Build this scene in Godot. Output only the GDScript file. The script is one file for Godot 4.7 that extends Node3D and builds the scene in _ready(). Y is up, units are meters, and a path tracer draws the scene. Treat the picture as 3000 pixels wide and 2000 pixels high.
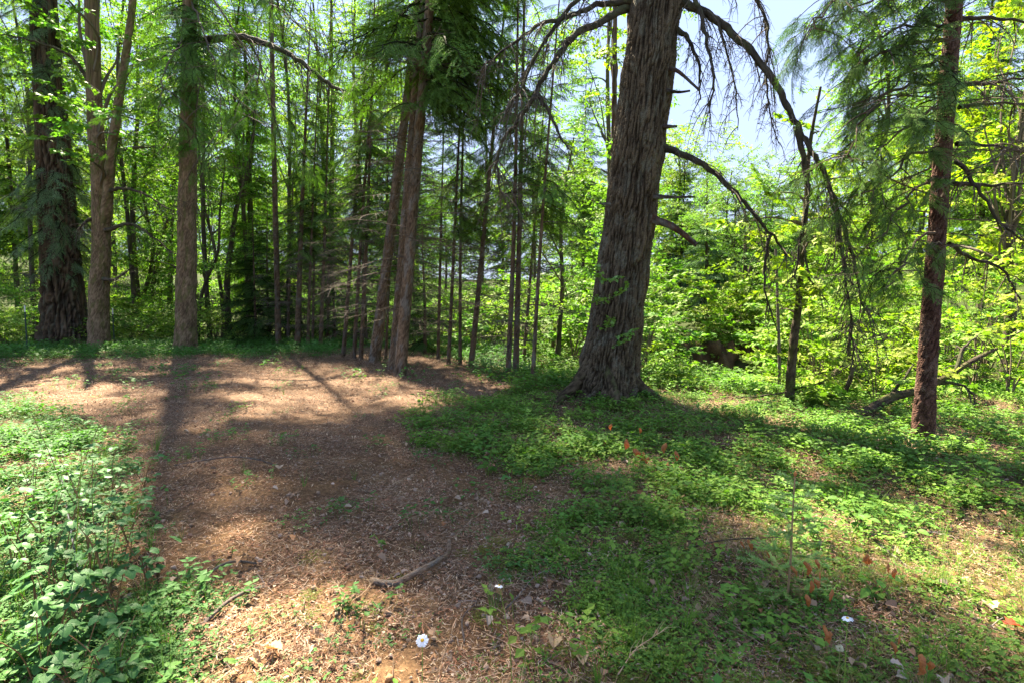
extends Node3D
# A sunlit clearing in a mixed conifer and maple wood, with a creek behind the trees.

class Acc:
	var v := PackedVector3Array()
	var n := PackedVector3Array()
	var t := PackedVector2Array()
	var c := PackedColorArray()
	var i := PackedInt32Array()
	func tri(a: Vector3, b: Vector3, d: Vector3, k: Color) -> void:
		v.append(a); v.append(b); v.append(d)
		c.append(k); c.append(k); c.append(k)
	func arrays() -> Array:
		var a := []
		a.resize(Mesh.ARRAY_MAX)
		a[Mesh.ARRAY_VERTEX] = v
		if n.size() == v.size() and n.size() > 0: a[Mesh.ARRAY_NORMAL] = n
		if t.size() == v.size(): a[Mesh.ARRAY_TEX_UV] = t
		if c.size() == v.size(): a[Mesh.ARRAY_COLOR] = c
		if i.size() > 0: a[Mesh.ARRAY_INDEX] = i
		return a
	func smooth() -> void:
		n.resize(v.size())
		n.fill(Vector3.ZERO)
		for k in range(0, i.size(), 3):
			var p := v[i[k]]
			var f := (v[i[k + 2]] - p).cross(v[i[k + 1]] - p)
			for e in 3: n[i[k + e]] += f
		for k in n.size(): n[k] = n[k].normalized()

var rng := RandomNumberGenerator.new()
var nz := FastNoiseLite.new()
var M := {}
var L := {}          # mesh library
const UP := Vector3.UP

func rr(a: float, b: float) -> float: return rng.randf_range(a, b)

# ------------------------------------------------------------------ terrain
func T(x: float, z: float) -> float:
	var h := 0.045 * sin(0.9 * x + 0.4) * cos(0.7 * z) + 0.025 * sin(2.1 * x - 1.3 * z)
	var sm := smoothstep(2.6, 6.5, x)
	var d := (z - (-17.5 + 0.38 * (x - 6.0))) * 0.93
	h -= sm * 1.15 * exp(-pow(d / 2.3, 4.0))
	h -= 0.45 * sm * (1.0 - smoothstep(-12.0, -7.5, z))
	h += 1.1 * sm * (1.0 - smoothstep(-7.0, -2.6, d))
	h += 9.0 * smoothstep(38.0, 110.0, sqrt(x * x + z * z))
	return h
func H(x: float, z: float) -> float:   # with the small bumps of the near ground
	var near := 1.0 - smoothstep(9.0, 14.0, sqrt(x * x + z * z))
	if near <= 0.0: return T(x, z)
	return T(x, z) + near * (0.022 * nz.get_noise_2d(x * 2.0, z * 2.0) + 0.014 * nz.get_noise_2d(x * 7.0, z * 7.0) + 0.008 * nz.get_noise_2d(x * 23.0, z * 23.0))
func on(x: float, z: float, up := 0.0) -> Vector3: return Vector3(x, H(x, z) + up, z)

var RB := [on(0.16, -2.03), on(0.38, -2.68), on(0.24, -4.50), on(-1.07, -5.72), on(-1.25, -7.95), on(0.11, -9.75), on(0.77, -11.23)]
var LB := [on(-1.23, -2.04), on(-2.02, -2.84), on(-2.79, -3.97), on(-4.75, -6.22), on(-8.50, -9.12)]
func edge_x(b: Array, z: float) -> float:
	for k in b.size() - 1:
		if z > b[k + 1].z:
			return lerpf(b[k].x, b[k + 1].x, clampf((z - b[k].z) / (b[k + 1].z - b[k].z), -0.5, 1.0))
	return b[-1].x
func green(x: float, z: float) -> float:   # 0 on the bare clearing, 1 where plants cover the ground
	var w := 0.35 * nz.get_noise_2d(x * 0.9, z * 0.9) + 0.2 * nz.get_noise_2d(x * 2.7 + 40.0, z * 2.7)
	var k := 0.0
	if z > -9.8: k = smoothstep(-0.25, 0.35, x - edge_x(RB, z) + w)
	else: k = smoothstep(-0.4, 0.8, x - (0.2 + 0.4 * (z + 9.8)) + w)
	if z > -8.5: k = maxf(k, smoothstep(-0.2, 0.35, edge_x(LB, z) - x + w))
	k = maxf(k, smoothstep(-0.6, 0.6, (-15.2 - 0.12 * (x + 8.0)) - z + w * 2.0) * (1.0 - smoothstep(-6.5, -4.5, x)))
	k = maxf(k, smoothstep(0.0, 2.0, -17.0 - z + w))
	return k

# ------------------------------------------------------------------ nodes
var taken := {}
func numbered(s: String) -> String:
	var n: int = taken.get(s, 0)
	taken[s] = n + 1
	return s if n == 0 else "%s_%03d" % [s, n]
func tag(o: Node, label: String, category: String, group := "", kind := "") -> Node:
	if label: o.set_meta("label", label)
	if category: o.set_meta("category", category)
	if group: o.set_meta("group", group)
	if kind: o.set_meta("kind", kind)
	return o
func thing(called: String, label: String, category: String, at := Vector3.ZERO, group := "") -> Node3D:
	var o := Node3D.new()
	o.name = numbered(called)
	add_child(o)
	o.position = at
	tag(o, label, category, group)
	return o
func mesh_of(parts: Array) -> ArrayMesh:
	var m := ArrayMesh.new()
	for p in parts:
		if p[0].v.size() == 0: continue
		m.add_surface_from_arrays(Mesh.PRIMITIVE_TRIANGLES, p[0].arrays())
		m.surface_set_material(m.get_surface_count() - 1, p[1])
	return m
func put(called: String, m: Mesh, parent: Node = null, at := Transform3D(), kind := "") -> MeshInstance3D:
	var o := MeshInstance3D.new()
	o.mesh = m
	o.name = called if parent else numbered(called)
	(parent if parent else self).add_child(o, true)
	o.transform = at
	if kind: o.set_meta("kind", kind)
	return o
func scatter(called: String, m: Mesh, xf: Array, cols: Array, parent: Node = null) -> MultiMeshInstance3D:
	if xf.is_empty(): return null
	var mm := MultiMesh.new()
	mm.transform_format = MultiMesh.TRANSFORM_3D
	mm.use_colors = true
	mm.mesh = m
	mm.instance_count = xf.size()
	for k in xf.size():
		mm.set_instance_transform(k, xf[k])
		mm.set_instance_color(k, cols[k])
	var o := MultiMeshInstance3D.new()
	o.multimesh = mm
	o.name = called if parent else numbered(called)
	(parent if parent else self).add_child(o, true)
	o.set_meta("kind", "stuff")
	return o

# ------------------------------------------------------------------ shapes
func basis_x(x: Vector3, up := UP) -> Basis:    # x along the given way, y near up
	x = x.normalized()
	var z := x.cross(up)
	if z.length() < 0.01: z = x.cross(Vector3(0.3, 0.1, 1.0))
	z = z.normalized()
	return Basis(x, z.cross(x).normalized(), z)
func turned(at: Vector3, yaw: float, s := 1.0, lean := 0.0) -> Transform3D:
	var b := Basis(UP, yaw) * Basis(Vector3.RIGHT, rr(-lean, lean)) * Basis(Vector3.BACK, rr(-lean, lean))
	return Transform3D(b.scaled(Vector3.ONE * s), at)
func curve(p: Array, per := 4) -> PackedVector3Array:   # Catmull-Rom through the points
	var out := PackedVector3Array()
	for k in p.size() - 1:
		var a: Vector3 = p[maxi(k - 1, 0)]
		var d: Vector3 = p[mini(k + 2, p.size() - 1)]
		for e in per: out.append(p[k].cubic_interpolate(p[k + 1], a, d, float(e) / per))
	out.append(p[-1])
	return out
func tube(a: Acc, pts, r0: float, r1: float, sides: int, col: Color, rough := 0.0, power := 1.0) -> void:   # flat-sided, no normals
	var x := Vector3.ZERO
	var last := PackedVector3Array()
	for k in pts.size():
		var tg: Vector3 = (pts[mini(k + 1, pts.size() - 1)] - pts[maxi(k - 1, 0)]).normalized()
		if k == 0: x = tg.cross(Vector3(0.31, 0.2, 0.93)).normalized()
		x = (x - tg * x.dot(tg)).normalized()
		var y := tg.cross(x)
		var r := lerpf(r0, r1, pow(float(k) / (pts.size() - 1), power))
		var ring := PackedVector3Array()
		for j in sides:
			var an := TAU * j / sides
			ring.append(pts[k] + (x * cos(an) + y * sin(an)) * r * (1.0 + (rr(-rough, rough) if rough > 0.0 else 0.0)))
		if k > 0:
			var kc := col * rr(0.8, 1.2)
			kc.a = 1.0
			for j in sides:
				var j2 := (j + 1) % sides
				a.tri(last[j], ring[j], ring[j2], kc)
				a.tri(last[j], ring[j2], last[j2], kc)
		last = ring
# a bark-covered stem: rings every dv metres, furrows fu wide and fv long, ridges hi over furrows lo, patches of moss or lichen
func bark(pts: PackedVector3Array, r0: float, r1: float, sides: int, dv: float, o := {}) -> Acc:
	var amp: float = o.get("amp", 0.12)
	var fu: float = o.get("fu", 0.07)
	var fv: float = o.get("fv", 0.4)
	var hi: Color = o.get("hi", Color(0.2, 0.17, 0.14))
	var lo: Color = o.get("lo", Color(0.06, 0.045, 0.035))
	var pc: Color = o.get("patch", Color(0.28, 0.29, 0.25))
	var pa: float = o.get("amount", 0.3)
	var flare: float = o.get("flare", 0.4)
	var fh: float = o.get("flare_h", 0.35)
	var sd: float = rr(0, 500)
	var lens := PackedFloat32Array([0.0])
	for k in range(1, pts.size()): lens.append(lens[-1] + pts[k].distance_to(pts[k - 1]))
	var total := lens[-1]
	var stops := PackedFloat32Array([0.0])
	while stops[-1] < total - 1e-4: stops.append(minf(total, stops[-1] + dv * (1.0 if stops[-1] < o.get("fine_to", 9.0) else 5.0)))
	var rings := stops.size() - 1
	var a := Acc.new()
	var x := Vector3.ZERO
	var seg := 0
	for k in rings + 1:
		var s := stops[k]
		while seg < pts.size() - 2 and lens[seg + 1] < s: seg += 1
		var p := pts[seg].lerp(pts[seg + 1], (s - lens[seg]) / maxf(lens[seg + 1] - lens[seg], 1e-5))
		var tg := (pts[mini(seg + 2, pts.size() - 1)] - pts[maxi(seg - 1, 0)]).normalized()
		if k == 0: x = tg.cross(Vector3(0.1, 0.02, -1)).normalized()
		x = (x - tg * x.dot(tg)).normalized()
		var y := tg.cross(x)
		var fl := exp(-s / fh)
		var R := lerpf(r0, r1, s / total) * (1.0 + flare * fl)
		for j in sides + 1:
			var an := TAU * j / sides
			var ca := cos(an)
			var sa := sin(an)
			var w := nz.get_noise_3d(ca * R * 2.0 + sd, sa * R * 2.0, s * 1.3)
			var f := nz.get_noise_3d(ca * R / fu + w * 0.4, sa * R / fu + sd, s / fv + w * 0.3)
			var g := nz.get_noise_3d(ca * R / fu * 2.7, sa * R / fu * 2.7 + sd, s / fv * 3.0)
			var up := smoothstep(0.0, 0.42, absf(f) + 0.08 * g)
			up *= 1.0 - 0.55 * smoothstep(0.45, 0.75, absf(nz.get_noise_3d(ca * R / fu * 0.7 + sd, sa * R / fu * 0.7, s / fu * 0.55)))
			var lobe := 1.0 + fl * flare * (0.9 * pow(absf(sin(an * 2.5 + sd + w)), 2.0) - 0.45) + 0.06 * w
			var r := R * lobe * (1.0 - amp * (1.0 - up) + amp * 0.25 * g)
			a.v.append(p + (x * ca + y * sa) * r)
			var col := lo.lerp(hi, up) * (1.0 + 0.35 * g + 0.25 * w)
			var pt := nz.get_noise_3d(ca * R * 5.0 + sd, sa * R * 5.0, s * 2.2 + 80.0) + 0.5 * nz.get_noise_3d(ca * R * 17.0 + sd, sa * R * 17.0, s * 11.0)
			col = col.lerp(pc, smoothstep(0.55 - pa, 0.75 - pa * 0.6, pt + 0.12) * 0.75 * (0.4 + 0.6 * up))
			col.a = 1.0
			a.c.append(col)
			a.t.append(Vector2(an / TAU * maxf(1.0, round(TAU * r0 / 0.5)), s / 0.5))
	var q := sides + 1
	for k in rings:
		for j in sides:
			var b := k * q + j
			a.i.append_array([b, b + q, b + q + 1, b, b + q + 1, b + 1])
	a.smooth()
	for k in rings + 1:
		var m := (a.n[k * q] + a.n[k * q + sides]).normalized()
		a.n[k * q] = m
		a.n[k * q + sides] = m
	return a
func bark_part(called: String, parent: Node, pts: PackedVector3Array, r0: float, r1: float, sides: int, dv: float, o := {}) -> MeshInstance3D:
	return put(called, mesh_of([[bark(pts, r0, r1, sides, dv, o), M.bark]]), parent)

# leaf outlines: x across, y along, half of each (mirrored)
const OVAL := [[0.0, 0.0], [0.24, 0.2], [0.3, 0.45], [0.19, 0.75], [0.0, 1.0]]
const LOBED := [[0.0, 0.0], [0.26, 0.06], [0.42, 0.26], [0.35, 0.42], [0.44, 0.56], [0.3, 0.7], [0.24, 0.86], [0.0, 1.0]]
const MAPLE := [[0.0, 0.0], [0.3, -0.12], [0.24, 0.1], [0.6, 0.2], [0.4, 0.34], [0.55, 0.62], [0.2, 0.55], [0.16, 0.75], [0.0, 1.0]]
func leaf(a: Acc, at: Vector3, fwd: Vector3, nrm: Vector3, size: float, shape: Array, k: Color, cup := 0.25, bend := 0.2) -> void:
	fwd = fwd.normalized()
	var side := fwd.cross(nrm).normalized()
	var u := side.cross(fwd)
	var rib := []
	var ends := [[], []]
	for p in shape:
		var z: float = -bend * p[1] * p[1]
		rib.append(at + (fwd * p[1] + u * z) * size)
		for s in 2: ends[s].append(at + (fwd * p[1] + side * (p[0] * (1 - 2 * s)) + u * (z + cup * p[0])) * size)
	for s in 2:
		for m in shape.size() - 1:
			if m > 0: a.tri(rib[m], ends[s][m], ends[s][m + 1], k)
			else: a.tri(rib[0], ends[s][1], rib[1], k)
			if m > 0 and m < shape.size() - 2: a.tri(rib[m], ends[s][m + 1], rib[m + 1], k)
func simple_leaf(a: Acc, at: Vector3, fwd: Vector3, nrm: Vector3, size: float, wide: float, k: Color) -> void:
	fwd = fwd.normalized()
	var side := fwd.cross(nrm).normalized()
	var u := side.cross(fwd)
	var m := at + fwd * size * 0.45 - u * size * 0.08
	var l := at + (fwd * 0.42 + side * wide) * size
	var r := at + (fwd * 0.42 - side * wide) * size
	var tip := at + (fwd - u * 0.18) * size
	a.tri(at, l, m, k); a.tri(at, m, r, k); a.tri(l, tip, m, k); a.tri(m, tip, r, k)
func vary(d := 0.25) -> Color:
	var f := rr(1.0 - d, 1.0 + d)
	return Color(f * rr(0.9, 1.12), f, f * rr(0.85, 1.15))

func needles(a: Acc, p: Vector3, q: Vector3, nl: float, w: float, step: float) -> void:
	var along := (q - p).normalized()
	var flat := along.cross(UP).normalized()
	var up := flat.cross(along)
	var n := maxi(2, int(p.distance_to(q) / step))
	for k in n:
		var at := p.lerp(q, (k + 0.5) / n)
		var u := float(k) / n
		for s in [-1.0, 1.0]:
			var dir: Vector3 = (along * rr(0.4, 0.9) + flat * s * rr(0.5, 1.0) + up * rr(-0.35, 0.55)).normalized()
			var f := rr(0.7, 1.15) + (0.35 * u if u > 0.6 else 0.0)
			a.tri(at - along * w, at + dir * nl * rr(0.7, 1.1), at + along * w, Color(f, f, f * 0.95))
func fir_bough(droop: float, fine := 1.0) -> ArrayMesh:
	var nd := Acc.new()
	var tw := Acc.new()
	var pts := []
	for k in 9:
		var x := k / 8.0
		pts.append(Vector3(x, 0.1 * x - droop * x * x, 0.04 * sin(x * 5.0 + rr(0, 6))))
	tube(tw, pts, 0.011, 0.003, 4, Color(0.09, 0.065, 0.05))
	var s := 0.12
	while s < 0.98:
		for side in [-1.0, 1.0]:
			var at: Vector3 = pts[int(s * 8)].lerp(pts[mini(int(s * 8) + 1, 8)], s * 8 - int(s * 8))
			var ln := (0.36 * pow(1.0 - s, 0.7) + 0.06) * rr(0.6, 1.15)
			var dir := Vector3(rr(0.5, 0.8), rr(-0.55, -0.05), side * rr(0.6, 0.9)).normalized()
			var end := at + dir * ln + Vector3(0, -0.25 * ln, 0)
			var mid := at.lerp(end, 0.5) + Vector3(0, 0.06 * ln, 0)
			tube(tw, [at, mid, end], 0.003, 0.0015, 3, Color(0.1, 0.08, 0.055))
			needles(nd, at.lerp(mid, 0.2), mid, 0.026 / sqrt(fine), 0.0035 / fine, 0.0085 / fine)
			needles(nd, mid, end, 0.024 / sqrt(fine), 0.0035 / fine, 0.0085 / fine)
			var u := 0.25
			while u < 0.9:
				var p2 := at.lerp(end, u)
				var l2 := ln * rr(0.25, 0.45) * (1.1 - u)
				var e2 := p2 + (dir * 0.7 + dir.cross(UP).normalized() * (1.0 if rng.randf() < 0.5 else -1.0) * 0.7 + Vector3(0, rr(-0.7, -0.1), 0)).normalized() * l2
				needles(nd, p2, e2, 0.023 / sqrt(fine), 0.0035 / fine, 0.009 / fine)
				u += 0.17 if fine > 0.6 else 0.3
		s += 0.05
	return mesh_of([[tw, M.twig], [nd, M.needle]])
func cedar_bough() -> ArrayMesh:   # lacy drooping fans of flat scale leaves
	var nd := Acc.new()
	var tw := Acc.new()
	var pts := []
	for k in 9:
		var x := k / 8.0
		pts.append(Vector3(x, 0.05 * x - 0.42 * x * x, 0.05 * sin(x * 4.0 + rr(0, 6))))
	tube(tw, pts, 0.009, 0.002, 4, Color(0.11, 0.07, 0.05))
	var s := 0.1
	while s < 1.0:
		for side in [-1.0, 1.0]:
			var at: Vector3 = pts[int(s * 8)].lerp(pts[mini(int(s * 8) + 1, 8)], s * 8 - int(s * 8))
			var ln := (0.3 * pow(1.0 - s, 0.6) + 0.1) * rr(0.5, 1.1)
			var dir := Vector3(rr(0.5, 0.9), rr(-0.75, -0.25), side * rr(0.35, 0.8)).normalized()
			var flat := dir.cross(UP).normalized().rotated(dir, rr(-0.5, 0.5))
			var u := 0.12
			var alt := 1.0
			tube(tw, [at, at + dir * ln], 0.0022, 0.001, 3, Color(0.1, 0.085, 0.05))
			while u < 1.0:
				var p2 := at + dir * ln * u + Vector3(0, -0.15 * ln * u * u, 0)
				var l2 := ln * 0.42 * (1.15 - u) * rr(0.7, 1.1)
				var d2 := (dir * 0.8 + flat * alt * 0.75 + Vector3(0, rr(-0.3, 0.05), 0)).normalized()
				var k := Color(1, 1, 1) * rr(0.75, 1.2)
				k.a = 1.0
				for e in 4:
					var p3 := p2 + d2 * l2 * e / 4.0
					for s3 in [-1.0, 1.0]:
						var d3: Vector3 = (d2 * 0.75 + flat.rotated(d2, 0.2) * s3 * 0.7).normalized()
						var l3 := l2 * 0.4 * (1.2 - e * 0.22)
						nd.tri(p3 - d2 * 0.0035, p3 + d3 * l3, p3 + d2 * 0.005, k)
				nd.tri(p2 - dir * 0.003, p2 + d2 * l2 * 1.1, p2 + dir * 0.004, k)
				alt = -alt
				u += 0.1
		s += 0.06
	return mesh_of([[tw, M.twig], [nd, M.needle]])
func dead_branch() -> ArrayMesh:
	var tw := Acc.new()
	var pts := []
	var dr := rr(0.05, 0.35)
	for k in 7:
		var x := k / 6.0
		pts.append(Vector3(x, 0.08 * x - dr * x * x + rr(-0.012, 0.012), 0.05 * sin(x * 4.0) + rr(-0.012, 0.012)))
	tube(tw, pts, 0.0065, 0.002, 3, Color(0.1, 0.08, 0.065))
	for j in 17:
		var s := rr(0.2, 1.0)
		var at: Vector3 = pts[int(s * 5.99)].lerp(pts[int(s * 5.99) + 1], s * 5.99 - int(s * 5.99))
		var side := 1.0 if rng.randf() < 0.5 else -1.0
		var e := at + Vector3(rr(0.3, 0.8), rr(-0.6, 0.15), side * rr(0.3, 0.9)).normalized() * rr(0.1, 0.3)
		var m := at.lerp(e, 0.5) + Vector3(0, rr(0.0, 0.025), 0)
		tube(tw, [at, m, e], 0.003, 0.001, 3, Color(0.1, 0.085, 0.065))
		if rng.randf() < 0.6:
			tube(tw, [m, m + Vector3(rr(-0.05, 0.08), rr(-0.12, 0.0), rr(-0.08, 0.08))], 0.002, 0.0008, 3, Color(0.12, 0.11, 0.08))
	return mesh_of([[tw, M.twig]])
func leaf_branch(shape: Array, size: float, subs: int, per: int, flat := 0.4) -> ArrayMesh:
	var lf := Acc.new()
	var tw := Acc.new()
	var pts := []
	var dr := rr(0.0, 0.3)
	for k in 6:
		var x := k / 5.0
		pts.append(Vector3(x, 0.15 * x - dr * x * x, rr(-0.03, 0.03)))
	tube(tw, pts, 0.009, 0.003, 3, Color(0.13, 0.1, 0.07))
	for j in subs:
		var s := (j + 0.5) / subs
		var at: Vector3 = pts[int(s * 4.99)].lerp(pts[int(s * 4.99) + 1], s * 4.99 - int(s * 4.99))
		var side := 1.0 if j % 2 == 0 else -1.0
		var dir := Vector3(rr(0.4, 0.9), rr(-0.3, 0.45), side * rr(0.5, 1.0)).normalized()
		var ln := rr(0.25, 0.5) * (1.1 - 0.5 * s)
		tube(tw, [at, at + dir * ln], 0.004, 0.0015, 3, Color(0.13, 0.11, 0.07))
		for m in per:
			var u := (m + rr(0.4, 1.2)) / per
			var p := at + dir * ln * u + Vector3(rr(-0.04, 0.04), rr(-0.05, 0.03), rr(-0.04, 0.04))
			var fw := (dir * rr(0.2, 1.0) + Vector3(rr(-0.8, 0.8), rr(-0.55, 0.15), rr(-0.8, 0.8))).normalized()
			var nr := (UP + Vector3(rr(-1, 1), rr(-0.3, 0.3), rr(-1, 1)) * flat * 1.6).normalized()
			var sz := size * rr(0.6, 1.2)
			if shape.size() < 6: simple_leaf(lf, p, fw, nr, sz, rr(0.25, 0.34), vary())
			else: leaf(lf, p, fw, nr, sz, shape, vary(), 0.15, 0.25)
	return mesh_of([[tw, M.twig], [lf, M.leaf]])
func herb_patch(r: float, n: int, size: float, high: float, per := 3) -> ArrayMesh:
	var lf := Acc.new()
	for k in n:
		var an := rr(0, TAU)
		var d := r * sqrt(rng.randf())
		var foot := Vector3(cos(an) * d, 0, sin(an) * d)
		var top := foot + Vector3(rr(-0.04, 0.04), high * rr(0.25, 1.0), rr(-0.04, 0.04))
		lf.tri(foot - Vector3(0.0015, 0, 0), top, foot + Vector3(0.0015, 0, 0), Color(0.8, 0.7, 0.6))
		var a0 := rr(0, TAU)
		for m in per:
			var a1 := a0 + TAU * m / per + rr(-0.3, 0.3)
			var p := top - Vector3(0, high * 0.25 * (m % 2) * rng.randf(), 0)
			simple_leaf(lf, p, Vector3(cos(a1), rr(-0.3, 0.45), sin(a1)), (UP + Vector3(rr(-0.5, 0.5), 0, rr(-0.5, 0.5))).normalized(), size * rr(0.6, 1.25), rr(0.28, 0.4), vary(0.3))
	return mesh_of([[lf, M.leaf]])
func grass_tuft(n: int, high: float) -> ArrayMesh:
	var a := Acc.new()
	for k in n:
		var an := rr(0, TAU)
		var out := Vector3(cos(an), 0, sin(an))
		var side := Vector3(-out.z, 0, out.x) * rr(0.0012, 0.0026)
		var h := high * rr(0.5, 1.1)
		var bend := rr(0.1, 0.8)
		var last := out * rr(0.0, 0.02)
		var col := vary(0.25)
		for s in 4:
			var u := (s + 1) / 4.0
			var p := out * (0.02 + bend * h * u * u) + Vector3(0, h * (u - 0.3 * bend * u * u), 0)
			var w0 := side * (1.0 - s / 4.0)
			var w1 := side * (1.0 - u)
			a.tri(last - w0, p - w1, p + w1, col)
			a.tri(last - w0, p + w1, last + w0, col)
			last = p
	return mesh_of([[a, M.leaf]])
func litter_patch(n: int, r: float) -> ArrayMesh:   # needles, chips and bits of leaf lying on the soil
	var a := Acc.new()
	var cols := [Color(0.18, 0.11, 0.08), Color(0.27, 0.195, 0.14), Color(0.11, 0.078, 0.06), Color(0.34, 0.285, 0.22), Color(0.22, 0.12, 0.085), Color(0.27, 0.245, 0.22), Color(0.085, 0.062, 0.05)]
	for k in n:
		var an := rr(0, TAU)
		var d := r * sqrt(rng.randf())
		var p := Vector3(cos(an) * d, rr(0.001, 0.012), sin(an) * d)
		var dir := Vector3(rr(-1, 1), rr(-0.12, 0.12), rr(-1, 1)).normalized()
		var col: Color = cols[rng.randi() % 7]
		if rng.randf() < 0.85:
			var w := dir.cross(UP).normalized() * rr(0.0006, 0.0012)
			var e := dir * rr(0.006, 0.02)
			a.tri(p - e - w, p + e, p - e + w, col)
			a.tri(p - e + w, p + e + Vector3(0, 0.001, 0), p + w * 2.0, col)
		else:
			var w2 := dir.cross(UP).normalized() * rr(0.002, 0.006)
			var e2 := dir * rr(0.004, 0.011)
			var lift := Vector3(0, rr(0.0, 0.008), 0)
			a.tri(p - e2, p + w2 + lift, p + e2, col)
			a.tri(p - e2, p + e2, p - w2 + lift * 0.5, col)
	return mesh_of([[a, M.litter]])
func lump(seed_: int, squash := 0.7) -> ArrayMesh:   # a rough little stone or clod, about 1 across
	var a := Acc.new()
	var rows := 5
	var cols := 7
	for r in rows + 1:
		var th := PI * r / rows
		for c in cols:
			var an := TAU * c / cols
			var p := Vector3(sin(th) * cos(an), cos(th) * squash, sin(th) * sin(an)) * 0.5
			p *= 1.0 + 0.5 * nz.get_noise_3d(p.x * 2.2 + seed_ * 9.0, p.y * 2.2, p.z * 2.2)
			a.v.append(p)
			a.c.append(Color.WHITE)
	for r in rows:
		for c in cols:
			var b := r * cols + c
			var d := r * cols + (c + 1) % cols
			a.i.append_array([b, d, d + cols, b, d + cols, b + cols])
	a.smooth()
	return mesh_of([[a, M.stone]])

# ------------------------------------------------------------------ materials
func mat(rough: float, spec := 0.5) -> StandardMaterial3D:
	var m := StandardMaterial3D.new()
	m.vertex_color_use_as_albedo = true
	m.roughness = rough
	m.metallic_specular = spec
	return m
func noise_pic(f: float, oct: int, type := FastNoiseLite.TYPE_SIMPLEX, size := 512) -> Image:
	var n := FastNoiseLite.new()
	n.seed = 5
	n.noise_type = type
	n.frequency = f
	n.fractal_octaves = oct
	return n.get_seamless_image(size, size)
func grain(f: float, oct: int, lo: float, hi: float, type := FastNoiseLite.TYPE_SIMPLEX) -> ImageTexture:
	var im := noise_pic(f, oct, type)
	var d := im.get_data()
	for k in d.size(): d[k] = int(255.0 * lerpf(lo, hi, d[k] / 255.0))
	return ImageTexture.create_from_image(Image.create_from_data(512, 512, false, Image.FORMAT_L8, d))
func soil_picture() -> ImageTexture:   # tone only: crumbs and fine needles, the colour comes with the ground
	var s := 1024
	var a := noise_pic(0.03, 5, FastNoiseLite.TYPE_SIMPLEX, s).get_data()
	var b := noise_pic(0.12, 2, FastNoiseLite.TYPE_CELLULAR, s).get_data()
	var d := PackedByteArray()
	d.resize(s * s * 3)
	for k in s * s:
		var g := 95.0 + a[k] * 0.42 + b[k] * 0.2
		d[k * 3] = mini(255, int(g * 1.02)); d[k * 3 + 1] = mini(255, int(g)); d[k * 3 + 2] = mini(255, int(g * 0.97))
	for k in 9000:
		var x := rr(0, s)
		var y := rr(0, s)
		var an := rr(0, PI)
		var f := [0.55, 0.7, 1.2, 1.4, 0.85][rng.randi() % 5] as float
		var red := rr(0.95, 1.1)
		for e in int(rr(8, 26)):
			var at := (int(y + sin(an) * e) & 1023) * s + (int(x + cos(an) * e) & 1023)
			d[at * 3] = mini(255, int(170 * f * red)); d[at * 3 + 1] = mini(255, int(160 * f)); d[at * 3 + 2] = mini(255, int(150 * f))
	return ImageTexture.create_from_image(Image.create_from_data(s, s, false, Image.FORMAT_RGB8, d))
func materials() -> void:
	M.bark = mat(0.95, 0.25)
	M.bark.albedo_texture = grain(0.05, 5, 0.62, 1.0)
	M.bark.heightmap_enabled = true
	M.bark.heightmap_texture = grain(0.04, 5, 0.0, 1.0)
	M.bark.heightmap_scale = 1.0
	M.twig = mat(0.9, 0.25)
	M.needle = mat(0.75, 0.12)
	M.needle.backlight_enabled = true
	M.needle.backlight = Color(0.7, 0.8, 0.35)
	M.leaf = mat(0.6, 0.3)
	M.leaf.backlight_enabled = true
	M.leaf.backlight = Color(0.84, 0.95, 0.5)
	M.gloss = mat(0.5, 0.28)
	M.gloss.backlight_enabled = true
	M.gloss.backlight = Color(0.6, 0.7, 0.4)
	M.litter = mat(0.85, 0.3)
	M.sprig = mat(0.45, 0.5)
	M.sprig.albedo_color = Color(0.2, 0.36, 0.08).linear_to_srgb()
	M.sprig.backlight_enabled = true
	M.sprig.backlight = Color(0.8, 0.9, 0.4)
	M.dry = mat(0.7, 0.4)
	M.dry.backlight_enabled = true
	M.dry.backlight = Color(0.8, 0.6, 0.4)
	M.stone = mat(0.9, 0.3)
	M.stone_pale = mat(0.9, 0.3)
	M.stone_pale.albedo_color = Color(0.42, 0.31, 0.22).linear_to_srgb()
	M.soil = mat(0.97, 0.2)
	M.soil.albedo_texture = soil_picture()
	M.soil.uv1_triplanar = true
	M.soil.uv1_world_triplanar = true
	M.soil.uv1_scale = Vector3.ONE * 0.7
	M.soil.heightmap_enabled = true
	M.soil.heightmap_texture = M.soil.albedo_texture
	M.soil.heightmap_scale = 1.2
	M.petal = mat(0.6, 0.4)
	M.metal = mat(0.6, 0.5)
	M.metal.metallic = 0.4
	M.water = StandardMaterial3D.new()
	M.water.albedo_color = Color(0.16, 0.13, 0.07)
	M.water.roughness = 0.06
	M.water.metallic_specular = 0.6

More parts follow.
